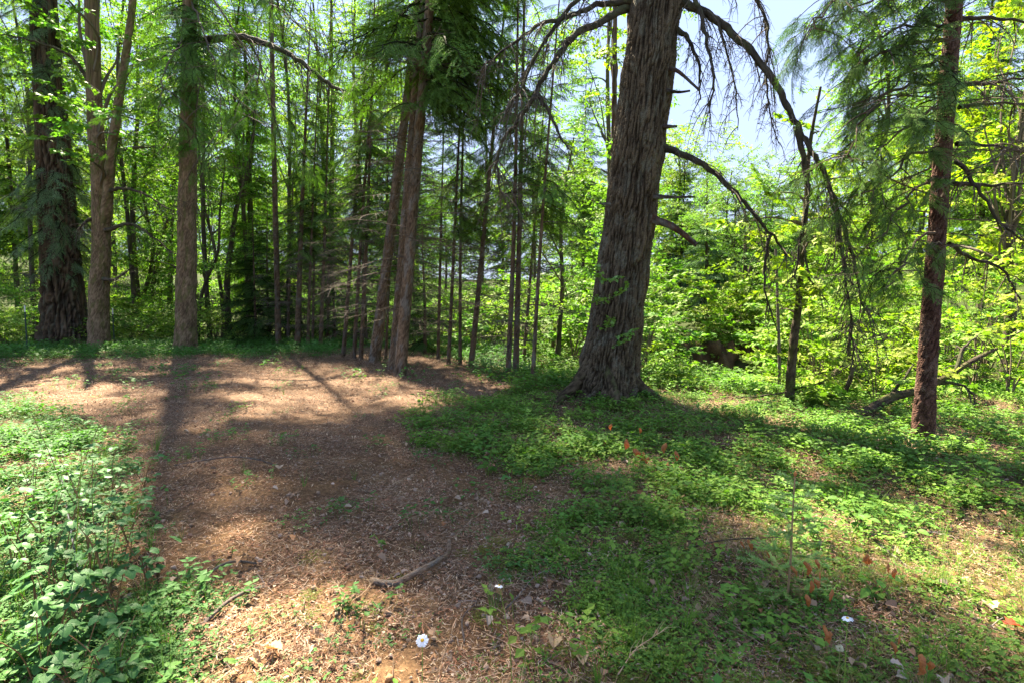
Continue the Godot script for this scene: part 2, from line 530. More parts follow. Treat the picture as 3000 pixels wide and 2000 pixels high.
func library() -> void:
	L.fir = []
	for k in 4: L.fir.append(fir_bough([0.25, 0.4, 0.55, 0.3][k]))
	L.fir_far = []
	for k in 4: L.fir_far.append(fir_bough([0.25, 0.4, 0.55, 0.3][k], 0.45))
	L.cedar = []
	for k in 4: L.cedar.append(cedar_bough())
	L.dead = []
	for k in 5: L.dead.append(dead_branch())
	L.small = []
	for k in 4: L.small.append(leaf_branch(OVAL, 0.1, 10, 9))
	L.maple = []
	for k in 4: L.maple.append(leaf_branch(MAPLE, 0.15, 7, 5, 0.35))
	L.herb = []
	for k in 4: L.herb.append(herb_patch(0.14, 34, 0.019, 0.05))
	L.herb_big = []
	for k in 4: L.herb_big.append(herb_patch(0.2, 18, 0.038, 0.15))
	L.moss = []
	for k in 2: L.moss.append(herb_patch(0.06, 140, 0.007, 0.022))
	L.grass = []
	for k in 3: L.grass.append(grass_tuft(14, 0.22))
	L.litter = []
	for k in 4: L.litter.append(litter_patch(110, 0.22))
	L.lump = []
	for k in 5: L.lump.append(lump(k))

# ------------------------------------------------------------------ trees
func seen_to(p: Vector3) -> float:   # the height up to which the camera can see at that distance
	return 1.5 + absf(p.z) * 0.6
func conifer(called: String, label: String, group: String, base: Vector3, way: Vector3, high: float, r: float, o := {}) -> Node3D:
	var t := thing(called, label, o.get("category", "conifer tree"), base, group)
	var up := way.normalized()
	var pts := []
	var bow: Vector3 = Vector3(rr(-1, 1), 0, rr(-1, 1)) * 0.008 * high * o.get("bow", 1.0)
	for k in 9:
		var u := k / 8.0
		pts.append(up * (high * u - 0.25) + bow * sin(u * PI * 1.5))
	var line := curve(pts, 4)
	var sides: int = o.get("sides", 14)
	bark_part("trunk", t, line, r, r * 0.12, sides, o.get("dv", 0.12), o.get("bark", {}))
	var at := func(h: float) -> Vector3:
		var f := clampf((h + 0.25) / high, 0.0, 0.999) * (line.size() - 1)
		return line[int(f)].lerp(line[int(f) + 1], f - int(f))
	var seen := seen_to(base) + 1.0
	# dead twiggy branches under the crown
	var sets := {}
	var d0: float = o.get("dead0", 1.2)
	var d1: float = o.get("dead1", 7.0)
	var reach: float = o.get("dead_len", 1.5)
	for k in o.get("dead_n", 40):
		var h := rr(d0, d1)
		var an := rr(0, TAU)
		var dir := Vector3(cos(an), rr(-0.25, 0.25), sin(an))
		var m := rng.randi() % 5
		if not sets.has(m): sets[m] = [[], []]
		sets[m][0].append(Transform3D(basis_x(dir).scaled(Vector3.ONE * reach * rr(0.5, 1.15)), at.call(h)))
		sets[m][1].append(Color.WHITE * rr(0.7, 1.2))
	for m in sets: scatter("dead_branch", L.dead[m], sets[m][0], sets[m][1], t)
	# live boughs
	var kind: Array = L[o.get("bough", "fir")]
	var tint: Color = o.get("tint", Color(0.04, 0.085, 0.03))
	var h0: float = o.get("h0", 5.0)
	var lmax: float = o.get("len", 2.2)
	var dens: float = o.get("dens", 1.0)
	var low: float = o.get("pitch", -0.25)
	var crown := {}
	var h := h0
	while h < high - 0.2:
		var u := (h - h0) / (high - h0)
		var far := h > seen
		var ln: float = lmax * (pow(1.0 - u, 0.75) * 0.95 + 0.05) * rr(0.65, 1.1) * smoothstep(-0.12, 0.12, u + 0.02) * (1.25 * o.get("top", 1.0) if far else 1.0)
		var an := rr(0, TAU)
		if o.has("aim") and rng.randf() < o.get("aimed", 0.5): an = o.aim + rr(-0.8, 0.8)
		var dir := Vector3(cos(an), lerpf(low, 0.6, u * u) + rr(-0.15, 0.15), sin(an))
		var m := rng.randi() % kind.size()
		if not crown.has(m): crown[m] = [[], []]
		var b := basis_x(dir) * Basis(Vector3.RIGHT, rr(-0.4, 0.4))
		crown[m][0].append(Transform3D(b.scaled(Vector3.ONE * ln), at.call(h)))
		var c := tint * rr(0.75, 1.25)
		c.a = 1.0
		crown[m][1].append(c)
		h += rr(0.5, 1.5) * (0.085 if not far else o.get("above", 0.11)) / dens
	for m in crown: scatter("crown", kind[m], crown[m][0], crown[m][1], t)
	return t
# a trunk drawn through points (from the base), lumps of foliage: [centre, radii, how many sprays], both relative to the base
func broadleaf(called: String, label: String, group: String, base: Vector3, trunk: Array, r: float, lumps: Array, o := {}) -> Node3D:
	var t := thing(called, label, o.get("category", "tree"), base, group)
	var line := curve(trunk, 5)
	var ends: float = o.get("end", 0.25)
	bark_part("trunk", t, line, r, r * ends, o.get("sides", 12), o.get("dv", 0.14), o.get("bark", {}))
	var kind: Array = L[o.get("leaf", "small")]
	var tint: Color = o.get("tint", Color(0.1, 0.19, 0.03))
	var size: float = o.get("size", 1.0)
	var crown := {}
	var limbs := Acc.new()
	for l in lumps:
		var n: int = l[2]
		var c: Vector3 = l[0]
		var spots := []
		for k in n:
			var d := Vector3(rng.randfn(), rng.randfn(), rng.randfn()).normalized() * pow(rng.randf(), 0.45)
			var p: Vector3 = c + d * l[1]
			if nz.get_noise_3d(p.x * 0.8 + base.x, p.y * 0.8, p.z * 0.8 + base.z) < o.get("gap", -0.12): continue
			spots.append(p)
			var out := Vector3(d.x, 0.1, d.z) + Vector3(rr(-0.6, 0.6), rr(-0.5, 0.25), rr(-0.6, 0.6))
			var m := rng.randi() % kind.size()
			if not crown.has(m): crown[m] = [[], []]
			crown[m][0].append(Transform3D(basis_x(out).scaled(Vector3.ONE * size * rr(0.7, 1.2)), p))
			var q := tint * rr(0.7, 1.3)
			q.r *= rr(0.9, 1.25)
			q.a = 1.0
			crown[m][1].append(q)
		for k in mini(int(o.get("limbs", 4)), spots.size()):
			var e: Vector3 = spots[rng.randi() % spots.size()]
			var f := clampi(int(rr(0.35, 0.95) * line.size()), 1, line.size() - 1)
			while f > 1 and line[f].y > e.y - 0.1 * e.distance_to(line[f]): f -= 1
			var s := line[f]
			var m1 := s.lerp(e, 0.35) + Vector3(rr(-0.1, 0.1), 0.12, rr(-0.1, 0.1)) * s.distance_to(e)
			var m2 := s.lerp(e, 0.7) + Vector3(rr(-0.1, 0.1), 0.1, rr(-0.1, 0.1)) * s.distance_to(e)
			tube(limbs, curve([s, m1, m2, e], 4), r * 0.3, 0.008, 5, o.get("limb_col", Color(0.12, 0.1, 0.075)), 0.0, 0.6)
	if limbs.v.size() > 0: put("limb", mesh_of([[limbs, M.twig]]), t, Transform3D(), "stuff")
	for m in crown: scatter("crown", kind[m], crown[m][0], crown[m][1], t)
	return t
func shrub(called: String, label: String, group: String, base: Vector3, high: float, wide: float, n: int, o := {}) -> Node3D:
	var t := thing(called, label, o.get("category", "shrub"), base, group)
	var kind: Array = L[o.get("leaf", "maple")]
	var tint: Color = o.get("tint", Color(0.12, 0.22, 0.03))
	var stems := Acc.new()
	var crown := {}
	for k in maxi(3, n / 5):
		var an := rr(0, TAU)
		var e := Vector3(cos(an) * wide * rr(0.1, 0.7), high * rr(0.5, 0.95), sin(an) * wide * rr(0.1, 0.7))
		tube(stems, curve([Vector3(rr(-0.08, 0.08), -0.1, rr(-0.08, 0.08)), e * Vector3(0.3, 0.5, 0.3), e], 4), 0.016 * sqrt(high), 0.005, 4, Color(0.13, 0.1, 0.07))
	put("stem", mesh_of([[stems, M.twig]]), t, Transform3D(), "stuff")
	for k in n:
		var an := rr(0, TAU)
		var u := rng.randf()
		var rad := wide * sqrt(rng.randf()) * (1.0 - 0.5 * u)
		var p := Vector3(cos(an) * rad, high * (0.12 + 0.85 * u), sin(an) * rad)
		var m := rng.randi() % kind.size()
		if not crown.has(m): crown[m] = [[], []]
		crown[m][0].append(Transform3D(basis_x(Vector3(cos(an), rr(-0.3, 0.5), sin(an))).scaled(Vector3.ONE * o.get("size", 0.7) * rr(0.6, 1.2)), p))
		var q := tint * rr(0.7, 1.3)
		q.r *= rr(0.85, 1.25)
		q.a = 1.0
		crown[m][1].append(q)
	for m in crown: scatter("foliage", kind[m], crown[m][0], crown[m][1], t)
	return t
func rel(base: Vector3, l: Array) -> Array: return l.map(func(p): return p - base)
# a bare limb with drooping twigs, drawn through points
func dead_limb(called: String, parent: Node, pts: Array, r0: float, r1: float, twigs: int, hang: float, o := {}) -> MeshInstance3D:
	var line := curve(pts, 6)
	for k in range(2, line.size() - 1): line[k] += Vector3(rr(-1, 1), rr(-1, 1), rr(-1, 1)) * (0.012 + 0.16 * r0)
	var limb := bark_part(called, parent, line, r0, r1, 10, 0.06, {"flare": 0.25, "flare_h": 0.2, "amp": 0.06, "fu": 0.04, "fv": 0.12, "hi": o.get("hi", Color(0.12, 0.105, 0.078)), "lo": Color(0.06, 0.05, 0.038), "patch": Color(0.16, 0.18, 0.08), "amount": 0.35})
	var a := Acc.new()
	for k in int(twigs * 1.2):
		var f := int(rr(o.get("from", 0.1), 1.0) * (line.size() - 1.01))
		var p := line[f]
		var tg := (line[f + 1] - line[f]).normalized()
		var side := tg.cross(UP).normalized() * (1.0 if rng.randf() < 0.5 else -1.0)
		var ln := hang * rr(0.35, 1.2)
		var d0 := (tg * rr(0.2, 0.9) + side * rr(0.1, 0.9) + Vector3(0, rr(-0.4, 0.4), 0)).normalized()
		var tw := [p]
		var way := d0
		for e in 6:
			way = (way + Vector3(rr(-0.15, 0.15), -0.28, rr(-0.15, 0.15))).normalized()
			tw.append(tw[-1] + way * ln / 6.0)
		tube(a, tw, r1 * 0.5 + 0.004, 0.002, 4, Color(0.085, 0.07, 0.052))
		for j in 7:
			var q: Vector3 = tw[1 + rng.randi() % 5]
			var w2 := Vector3(rr(-0.8, 0.8), rr(-1.0, 0.2), rr(-0.8, 0.8)).normalized()
			var l2 := ln * rr(0.12, 0.4)
			var m := q + w2 * l2 * 0.5
			var e2 := m + (w2 + Vector3(0, -0.6, 0)).normalized() * l2 * 0.5
			tube(a, [q, m, e2], 0.004, 0.0015, 3, Color(0.09, 0.075, 0.055))
			if j < 4: tube(a, [m, m + Vector3(rr(-0.6, 0.6), rr(-1, 0), rr(-0.6, 0.6)) * l2 * 0.5], 0.0028, 0.0012, 3, Color(0.1, 0.085, 0.065))
	put("twig", mesh_of([[a, M.twig]]), limb, Transform3D(), "stuff")
	return limb

func _ready() -> void:
	rng.seed = 20240611
	nz.seed = 11
	nz.noise_type = FastNoiseLite.TYPE_SIMPLEX
	nz.frequency = 1.0
	nz.fractal_type = FastNoiseLite.FRACTAL_NONE
	# camera, sky, sun, exposure
	var cam := Camera3D.new()
	cam.name = "camera"
	cam.fov = 65.02
	cam.near = 0.05
	cam.far = 600.0
	add_child(cam)
	cam.position = Vector3(0, 1.5, 0)
	cam.rotation_degrees = Vector3(-3.907, 0, 0)
	cam.current = true
	var env := Environment.new()
	env.background_mode = Environment.BG_SKY
	var sky := ProceduralSkyMaterial.new()
	sky.sky_top_color = Color(0.046, 0.062, 0.103).linear_to_srgb()
	sky.sky_horizon_color = Color(0.06, 0.068, 0.083).linear_to_srgb()
	sky.sky_curve = 0.18
	sky.ground_bottom_color = Color(0.06, 0.06, 0.04).linear_to_srgb()
	sky.ground_horizon_color = Color(0.25, 0.28, 0.3).linear_to_srgb()
	sky.sky_energy_multiplier = 1.0
	var cover := noise_pic(0.006, 5, FastNoiseLite.TYPE_SIMPLEX, 512)
	var cd := cover.get_data()
	var cb := PackedByteArray()
	cb.resize(cd.size() * 4)
	for k in cd.size():
		cb[k * 4] = 255; cb[k * 4 + 1] = 255; cb[k * 4 + 2] = 255
		cb[k * 4 + 3] = int(255.0 * 0.5 * smoothstep(0.5, 0.8, cd[k] / 255.0))
	sky.sky_cover = ImageTexture.create_from_image(Image.create_from_data(512, 512, false, Image.FORMAT_RGBA8, cb))
	sky.sky_cover_modulate = Color(0.06, 0.06, 0.06)
	var sk := Sky.new()
	sk.sky_material = sky
	env.sky = sk
	env.tonemap_mode = Environment.TONE_MAPPER_LINEAR
	env.tonemap_exposure = 15.5
	env.sdfgi_enabled = true
	env.ssao_enabled = true
	env.ssil_enabled = true
	var we := WorldEnvironment.new()
	we.name = "world_environment"
	we.environment = env
	add_child(we)
	var sun := DirectionalLight3D.new()
	sun.name = "sun"
	sun.light_energy = 0.86
	sun.light_color = Color(1.0, 0.945, 0.85)
	sun.light_angular_distance = 0.5
	sun.shadow_enabled = true
	add_child(sun)
	sun.look_at_from_position(Vector3(-26, 80, -51), Vector3.ZERO)
	materials()
	library()
	ground()
	big_trees()
	stand()
	creek_side()
	backdrop()
	undergrowth()
	foreground()

func ground() -> void:
	var a := Acc.new()
	var n := 330
	for r in n + 1:
		for c in n + 1:
			var x := 0.745 * sinh(5.4 * (2.0 * c / n - 1.0)) * 0.9 + 0.3
			var z := 0.745 * sinh(5.4 * (2.0 * r / n - 1.0)) * 0.9 - 2.6
			var y := H(x, z)
			var d := sqrt(x * x + z * z)
			a.v.append(Vector3(x, y, z))
			var w := nz.get_noise_2d(x * 0.7 + 9.0, z * 0.7)
			var w2 := nz.get_noise_2d(x * 3.1, z * 3.1 + 5.0)
			var k := Color(0.27, 0.165, 0.09).lerp(Color(0.36, 0.225, 0.12), smoothstep(-0.2, 0.6, w + 0.3 * w2) * (1.0 - smoothstep(4.0, 7.0, d)))
			k = k.lerp(Color(0.31, 0.215, 0.15), smoothstep(5.0, 9.0, d) * 0.8)
			k = k.lerp(Color(0.13, 0.08, 0.048), smoothstep(0.1, 0.7, w2 + 0.3 * w) * 0.5)
			k = k.lerp(Color(0.13, 0.12, 0.05), green(x, z) * 0.7)
			k = k.lerp(Color(0.07, 0.1, 0.03), smoothstep(17.0, 24.0, d))
			k.a = 1.0
			a.c.append(k)
	for r in n:
		for c in n:
			var b := r * (n + 1) + c
			a.i.append_array([b, b + 1, b + n + 2, b, b + n + 2, b + n + 1])
	a.smooth()
	tag(put("ground", mesh_of([[a, M.soil]])), "", "", "", "structure")
	# the creek: a ribbon of still brown water between muddy banks
	var w := Acc.new()
	for k in 41:
		var x := 2.5 + k * 1.0
		var z := -17.5 + 0.38 * (x - 6.0)
		for s in [-1.0, 1.0]:
			w.v.append(Vector3(x - s * 0.36 * 2.4, -1.28, z + s * 2.4))
			w.c.append(Color.WHITE)
	for k in 40:
		var b := k * 2
		w.i.append_array([b, b + 2, b + 3, b, b + 3, b + 1])
	w.smooth()
	tag(put("creek_water", mesh_of([[w, M.water]])), "", "", "", "structure")

func big_trees() -> void:
	# the great fir at the middle right
	var base := Vector3(1.45, 0.06, -8.35)
	var up: Vector3 = Vector3(2.13, 5.87, -8.35) - Vector3(1.45, 0.06, -8.35)
	var t := thing("douglas_fir", "huge furrowed conifer trunk flaring into dark roots, largest tree in the clearing", "conifer tree", base)
	var line := PackedVector3Array()
	for k in 12: line.append(up * (k / 11.0 * 3.6 - 0.06) + Vector3(0.04 * sin(k * 0.9), 0, 0))
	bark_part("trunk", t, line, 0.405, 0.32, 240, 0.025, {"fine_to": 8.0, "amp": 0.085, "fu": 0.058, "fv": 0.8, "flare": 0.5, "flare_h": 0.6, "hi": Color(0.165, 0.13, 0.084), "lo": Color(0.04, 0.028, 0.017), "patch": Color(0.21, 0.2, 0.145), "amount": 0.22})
	var at := func(p: Vector3) -> Vector3: return p - base
	var f := func(l: Array) -> Array: return l.map(at)
	dead_limb("limb", t, f.call([Vector3(2.41, 6.03, -8.35), Vector3(2.68, 5.81, -8.10), Vector3(2.99, 5.48, -7.90), Vector3(3.29, 5.05, -7.70), Vector3(3.61, 4.45, -7.50), Vector3(3.84, 3.93, -7.40), Vector3(4.02, 3.53, -7.30), Vector3(4.25, 3.13, -7.30), Vector3(4.42, 2.67, -7.30), Vector3(4.63, 2.09, -7.30), Vector3(4.80, 1.38, -7.30)]), 0.064, 0.012, 46, 1.1)
	dead_limb("limb", t, f.call([Vector3(3.84, 3.90, -7.40), Vector3(3.96, 3.26, -7.35), Vector3(3.98, 2.84, -7.30), Vector3(3.89, 2.32, -7.30), Vector3(3.83, 1.85, -7.30)]), 0.04, 0.01, 12, 0.6)
	dead_limb("limb", t, f.call([Vector3(2.24, 3.90, -8.30), Vector3(2.44, 3.72, -8.00), Vector3(2.79, 3.45, -7.80), Vector3(3.12, 3.05, -7.60), Vector3(3.43, 2.64, -7.50), Vector3(3.71, 2.34, -7.50), Vector3(3.81, 2.16, -7.50)]), 0.055, 0.012, 16, 0.8)
	dead_limb("limb", t, f.call([Vector3(3.58, 2.46, -7.50), Vector3(3.52, 2.10, -7.50), Vector3(3.55, 1.62, -7.50), Vector3(3.72, 1.13, -7.50)]), 0.022, 0.008, 8, 0.5)
	dead_limb("limb", t, f.call([Vector3(1.72, 5.94, -8.35), Vector3(1.31, 5.59, -8.00), Vector3(0.84, 5.18, -7.70), Vector3(0.48, 4.68, -7.50), Vector3(0.30, 4.27, -7.40), Vector3(0.02, 3.90, -7.40), Vector3(-0.15, 3.64, -7.40), Vector3(-0.20, 3.38, -7.40), Vector3(-0.15, 3.03, -7.40)]), 0.06, 0.012, 34, 0.9)
	dead_limb("limb", t, f.call([Vector3(0.33, 4.33, -7.40), Vector3(0.51, 4.01, -7.30), Vector3(0.65, 3.67, -7.20), Vector3(0.77, 3.53, -7.20)]), 0.03, 0.008, 8, 0.5)
	dead_limb("limb", t, f.call([Vector3(1.79, 6.03, -8.35), Vector3(1.21, 5.79, -8.00), Vector3(0.75, 5.47, -7.70), Vector3(0.31, 5.19, -7.40), Vector3(-0.15, 4.77, -7.20), Vector3(-0.37, 4.57, -7.10)]), 0.05, 0.01, 26, 0.9)
	dead_limb("limb", t, f.call([Vector3(1.82, 6.30, -8.35), Vector3(1.13, 5.93, -7.90), Vector3(0.68, 5.42, -7.60), Vector3(0.38, 4.97, -7.50), Vector3(0.14, 4.41, -7.40), Vector3(-0.09, 4.07, -7.40)]), 0.05, 0.01, 24, 0.9)
	dead_limb("limb", t, f.call([Vector3(2.50, 6.43, -8.35), Vector3(2.65, 5.86, -8.00), Vector3(2.75, 5.17, -7.80), Vector3(2.82, 4.65, -7.70), Vector3(2.77, 4.18, -7.70)]), 0.045, 0.01, 20, 0.8)
	dead_limb("limb", t, f.call([Vector3(2.48, 6.58, -8.30), Vector3(3.01, 6.22, -8.00), Vector3(3.47, 5.70, -7.80), Vector3(3.56, 5.18, -7.70), Vector3(3.54, 4.71, -7.70)]), 0.045, 0.01, 24, 0.9)
	dead_limb("limb", t, f.call([Vector3(2.40, 5.65, -8.30), Vector3(2.57, 5.37, -8.10), Vector3(2.70, 4.96, -8.00), Vector3(2.74, 4.47, -8.00)]), 0.04, 0.009, 14, 0.6)
	dead_limb("limb", t, f.call([Vector3(4.27, 3.01, -7.30), Vector3(4.35, 2.42, -7.20), Vector3(4.41, 1.84, -7.10), Vector3(4.50, 1.27, -7.10), Vector3(4.56, 0.75, -7.10)]), 0.02, 0.008, 60, 0.55)
	dead_limb("limb", t, f.call([Vector3(2.93, 5.54, -7.90), Vector3(2.98, 5.00, -7.70), Vector3(3.09, 4.43, -7.60), Vector3(3.13, 3.91, -7.60)]), 0.02, 0.006, 16, 0.6)
	dead_limb("limb", t, f.call([Vector3(3.50, 4.70, -7.60), Vector3(3.51, 4.16, -7.50), Vector3(3.66, 3.70, -7.50)]), 0.016, 0.006, 12, 0.5)
	var stub := func(l: Array, r0: float, r1: float, hi: Color) -> void:
		bark_part("branch_stub", t, curve(f.call(l), 3), r0, r1, 8, 0.05, {"flare": 0.4, "flare_h": 0.1, "hi": hi, "amp": 0.1, "fu": 0.03, "fv": 0.1})
	stub.call([Vector3(2.10, 3.10, -8.10), Vector3(2.33, 3.06, -7.90), Vector3(2.63, 3.04, -7.80)], 0.035, 0.012, Color(0.12, 0.095, 0.07))
	stub.call([Vector3(2.11, 2.76, -8.10), Vector3(2.34, 2.64, -7.90), Vector3(2.63, 2.35, -7.70)], 0.06, 0.035, Color(0.2, 0.1, 0.055))
	stub.call([Vector3(2.26, 4.64, -8.10), Vector3(2.40, 4.54, -7.90), Vector3(2.52, 4.52, -7.80)], 0.03, 0.015, Color(0.12, 0.095, 0.07))
	stub.call([Vector3(2.24, 4.12, -8.10), Vector3(2.37, 4.06, -7.90)], 0.03, 0.018, Color(0.13, 0.1, 0.08))
	stub.call([Vector3(2.32, 4.94, -8.10), Vector3(2.39, 4.82, -7.90), Vector3(2.66, 4.52, -7.80)], 0.03, 0.018, Color(0.15, 0.09, 0.06))
	stub.call([Vector3(1.44, 2.97, -8.00), Vector3(1.22, 2.95, -7.80)], 0.02, 0.008, Color(0.3, 0.26, 0.2))
	for a in [[0.35, 0.95], [1.5, 0.9], [2.7, 0.95], [4.4, 0.9], [5.4, 0.95]]:
		var d := Vector3(cos(a[0]), 0, sin(a[0]))
		bark_part("root", t, curve([d * 0.3 + Vector3(0, 0.5, 0), d * 0.55 + Vector3(0, 0.2, 0), d * 0.8 + Vector3(0, 0.03, 0), d * a[1] + Vector3(0.05, -0.12, 0.05)], 4), 0.12, 0.05, 20, 0.03, {"amp": 0.12, "fu": 0.06, "fv": 0.3, "flare": 0.0, "hi": Color(0.15, 0.115, 0.07), "lo": Color(0.04, 0.028, 0.017), "patch": Color(0.12, 0.13, 0.05), "amount": 0.35})
	# its living crown, above the picture
	var crown := {}
	var limbs := Acc.new()
	for k in 44:
		var h := rr(9.5, 27.0)
		var an := rr(0, TAU)
		var ln := lerpf(4.0, 1.2, (h - 9.5) / 17.5) * rr(0.6, 1.1) * (0.6 if cos(an) < -0.2 else 1.0)
		var dir := Vector3(cos(an), rr(-0.4, 0.1), sin(an)).normalized()
		var root: Vector3 = up.normalized() * h
		tube(limbs, curve([root, root + dir * ln * 0.5 + Vector3(0, 0.15, 0), root + dir * ln], 3), 0.05, 0.012, 5, Color(0.09, 0.075, 0.055))
		for j in 4:
			var m := rng.randi() % 4
			if not crown.has(m): crown[m] = [[], []]
			crown[m][0].append(Transform3D(basis_x(dir + Vector3(rr(-0.7, 0.7), rr(-0.5, 0.2), rr(-0.7, 0.7))).scaled(Vector3.ONE * rr(0.9, 1.6)), root + dir * ln * rr(0.3, 0.95)))
			crown[m][1].append(Color(0.15, 0.27, 0.06))
	put("high_limb", mesh_of([[limbs, M.twig]]), t, Transform3D(), "stuff")
	for m in crown: scatter("crown", L.fir[m], crown[m][0], crown[m][1], t)
	# ivy-like sprigs climbing its foot
	for s in [Vector3(1.32, 1.81, -7.70), Vector3(1.41, 1.56, -7.70), Vector3(1.27, 1.47, -7.70), Vector3(1.36, 1.13, -7.65), Vector3(1.47, 1.06, -7.65), Vector3(1.43, 0.88, -7.65), Vector3(1.25, 1.88, -7.75)]:
		put("sprig", L.maple[rng.randi() % 4], t, Transform3D(basis_x(Vector3(rr(-1, 1), rr(-0.2, 0.6), 0.6)).scaled(Vector3.ONE * 0.35), s - base)).material_override = M.sprig

	# the reddish tree at the right
	base = Vector3(4.51, 0.00, -5.80)
	up = Vector3(4.60, 4.62, -5.80) - Vector3(4.51, 0.00, -5.80)
	t = conifer("red_barked_conifer", "slim straight conifer with flaky red-brown bark, foremost tree at right", "", base, up, 17.0, 0.1, {"sides": 40, "dv": 0.03, "h0": 3.3, "len": 1.35, "bough": "cedar", "dens": 0.75, "aimed": 0.75, "tint": Color(0.14, 0.24, 0.065), "dead_n": 30, "dead0": 1.8, "dead1": 4.5, "dead_len": 1.5, "pitch": -0.3, "bow": 0.15, "aim": PI * 0.9,
		"bark": {"amp": 0.13, "fu": 0.03, "fv": 0.06, "flare": 0.35, "flare_h": 0.3, "hi": Color(0.15, 0.08, 0.058), "lo": Color(0.05, 0.026, 0.018), "patch": Color(0.26, 0.17, 0.13), "amount": 0.25}})
	at = func(p: Vector3) -> Vector3: return p - base
	f = func(l: Array) -> Array: return l.map(at)
	for l in [[Vector3(4.72, 3.58, -5.80), Vector3(5.10, 3.66, -5.90), Vector3(5.71, 3.68, -6.00)], [Vector3(4.71, 3.20, -5.80), Vector3(5.08, 3.22, -5.90), Vector3(5.75, 3.16, -6.00)], [Vector3(4.70, 2.79, -5.80), Vector3(5.11, 2.79, -5.90), Vector3(5.92, 2.86, -6.10)], [Vector3(4.69, 3.81, -5.80), Vector3(5.14, 3.87, -5.90), Vector3(5.79, 4.00, -6.00)], [Vector3(4.71, 3.02, -5.80), Vector3(4.76, 2.75, -5.60), Vector3(4.92, 2.38, -5.50), Vector3(5.24, 2.12, -5.50)], [Vector3(4.69, 2.15, -5.80), Vector3(5.01, 2.02, -5.90), Vector3(5.45, 1.89, -6.00), Vector3(5.69, 1.55, -6.00)], [Vector3(4.67, 4.47, -5.80), Vector3(5.14, 4.54, -5.90), Vector3(5.75, 4.50, -6.00)]]:
		dead_limb("limb", t, f.call(l), 0.022, 0.008, 8, 0.5)
	for l in [[Vector3(4.60, 4.09, -5.80), Vector3(4.03, 3.83, -5.60), Vector3(3.55, 3.41, -5.50)], [Vector3(4.61, 4.40, -5.80), Vector3(3.97, 4.30, -5.60), Vector3(3.39, 3.96, -5.50)], [Vector3(4.63, 3.20, -5.80), Vector3(4.03, 2.97, -5.60), Vector3(3.48, 2.49, -5.40)], [Vector3(4.62, 2.89, -5.80), Vector3(4.10, 2.62, -5.60), Vector3(3.69, 2.12, -5.50)], [Vector3(4.62, 4.62, -5.80), Vector3(3.75, 4.58, -5.50), Vector3(3.01, 4.15, -5.30)], [Vector3(4.65, 3.61, -5.80), Vector3(4.03, 3.37, -5.50), Vector3(3.50, 2.87, -5.40)], [Vector3(4.61, 2.34, -5.80), Vector3(4.12, 2.04, -5.60), Vector3(3.85, 1.68, -5.50)], [Vector3(4.59, 4.79, -5.80), Vector3(3.59, 4.69, -5.40), Vector3(2.94, 4.30, -5.20), Vector3(2.79, 4.02, -5.20)], [Vector3(4.61, 3.87, -5.80), Vector3(3.80, 3.62, -5.50), Vector3(3.40, 3.17, -5.40), Vector3(3.33, 2.87, -5.40)], [Vector3(4.61, 4.27, -5.80), Vector3(3.84, 4.09, -5.60), Vector3(3.38, 3.75, -5.60)]]:
		hung_bough(t, f.call(l), 0.018, 40, L.cedar, Color(0.14, 0.24, 0.065), 0.44)

	# the old cedar at the far left
	t = conifer("old_cedar", "massive dark cedar with shaggy furrowed bark behind the wire fence", "", Vector3(-17.15, 0.00, -20.50), Vector3(-0.01, 1, 0), 27.0, 0.68, {"sides": 150, "dv": 0.08, "h0": 3.0, "len": 2.5, "bough": "cedar", "dens": 1.15, "tint": Color(0.17, 0.25, 0.12), "dead_n": 50, "dead0": 2.0, "dead1": 9.0, "dead_len": 2.2, "pitch": -0.45,
		"bark": {"amp": 0.17, "fu": 0.17, "fv": 2.2, "flare": 0.5, "flare_h": 0.9, "hi": Color(0.17, 0.115, 0.072), "lo": Color(0.035, 0.024, 0.016), "patch": Color(0.16, 0.15, 0.1), "amount": 0.2}})
	# forked tree
	var mossy := {"amp": 0.07, "fu": 0.065, "fv": 0.3, "hi": Color(0.36, 0.255, 0.155), "lo": Color(0.18, 0.12, 0.072), "patch": Color(0.16, 0.17, 0.05), "amount": 0.25, "flare": 0.35, "flare_h": 0.4}
	base = Vector3(-14.15, 0.02, -18.30)
	at = func(p: Vector3) -> Vector3: return p - base
	f = func(l: Array) -> Array: return l.map(at)
	t = broadleaf("forked_tree", "tree with a pale brown trunk forking into two stems, left of the clearing", "", base, f.call([Vector3(-14.17, -0.44, -18.30), Vector3(-14.10, 1.50, -18.30), Vector3(-13.90, 3.56, -18.30), Vector3(-13.84, 5.87, -18.30), Vector3(-13.90, 7.58, -18.30), Vector3(-13.84, 10.10, -18.30), Vector3(-13.80, 12.85, -18.30), Vector3(-13.48, 17.12, -18.30)]), 0.33,
		[[Vector3(0.5, 9.5, 0.5), Vector3(3.2, 2.6, 3.0), 120], [Vector3(-1.5, 13, 0), Vector3(3.5, 3, 3.5), 90], [Vector3(2.2, 6.5, 1.5), Vector3(2, 1.3, 1.8), 46]], {"sides": 72, "dv": 0.06, "end": 0.35, "bark": mossy, "tint": Color(0.16, 0.32, 0.06), "leaf": "maple", "size": 0.9})
	bark_part("stem", t, curve(f.call([Vector3(-13.82, 4.14, -18.30), Vector3(-13.56, 4.84, -18.20), Vector3(-13.33, 6.11, -18.10), Vector3(-13.06, 7.20, -18.00), Vector3(-12.65, 8.82, -17.90), Vector3(-12.20, 10.67, -17.80), Vector3(-11.83, 13.19, -17.80)]), 5), 0.17, 0.08, 20, 0.07, mossy)
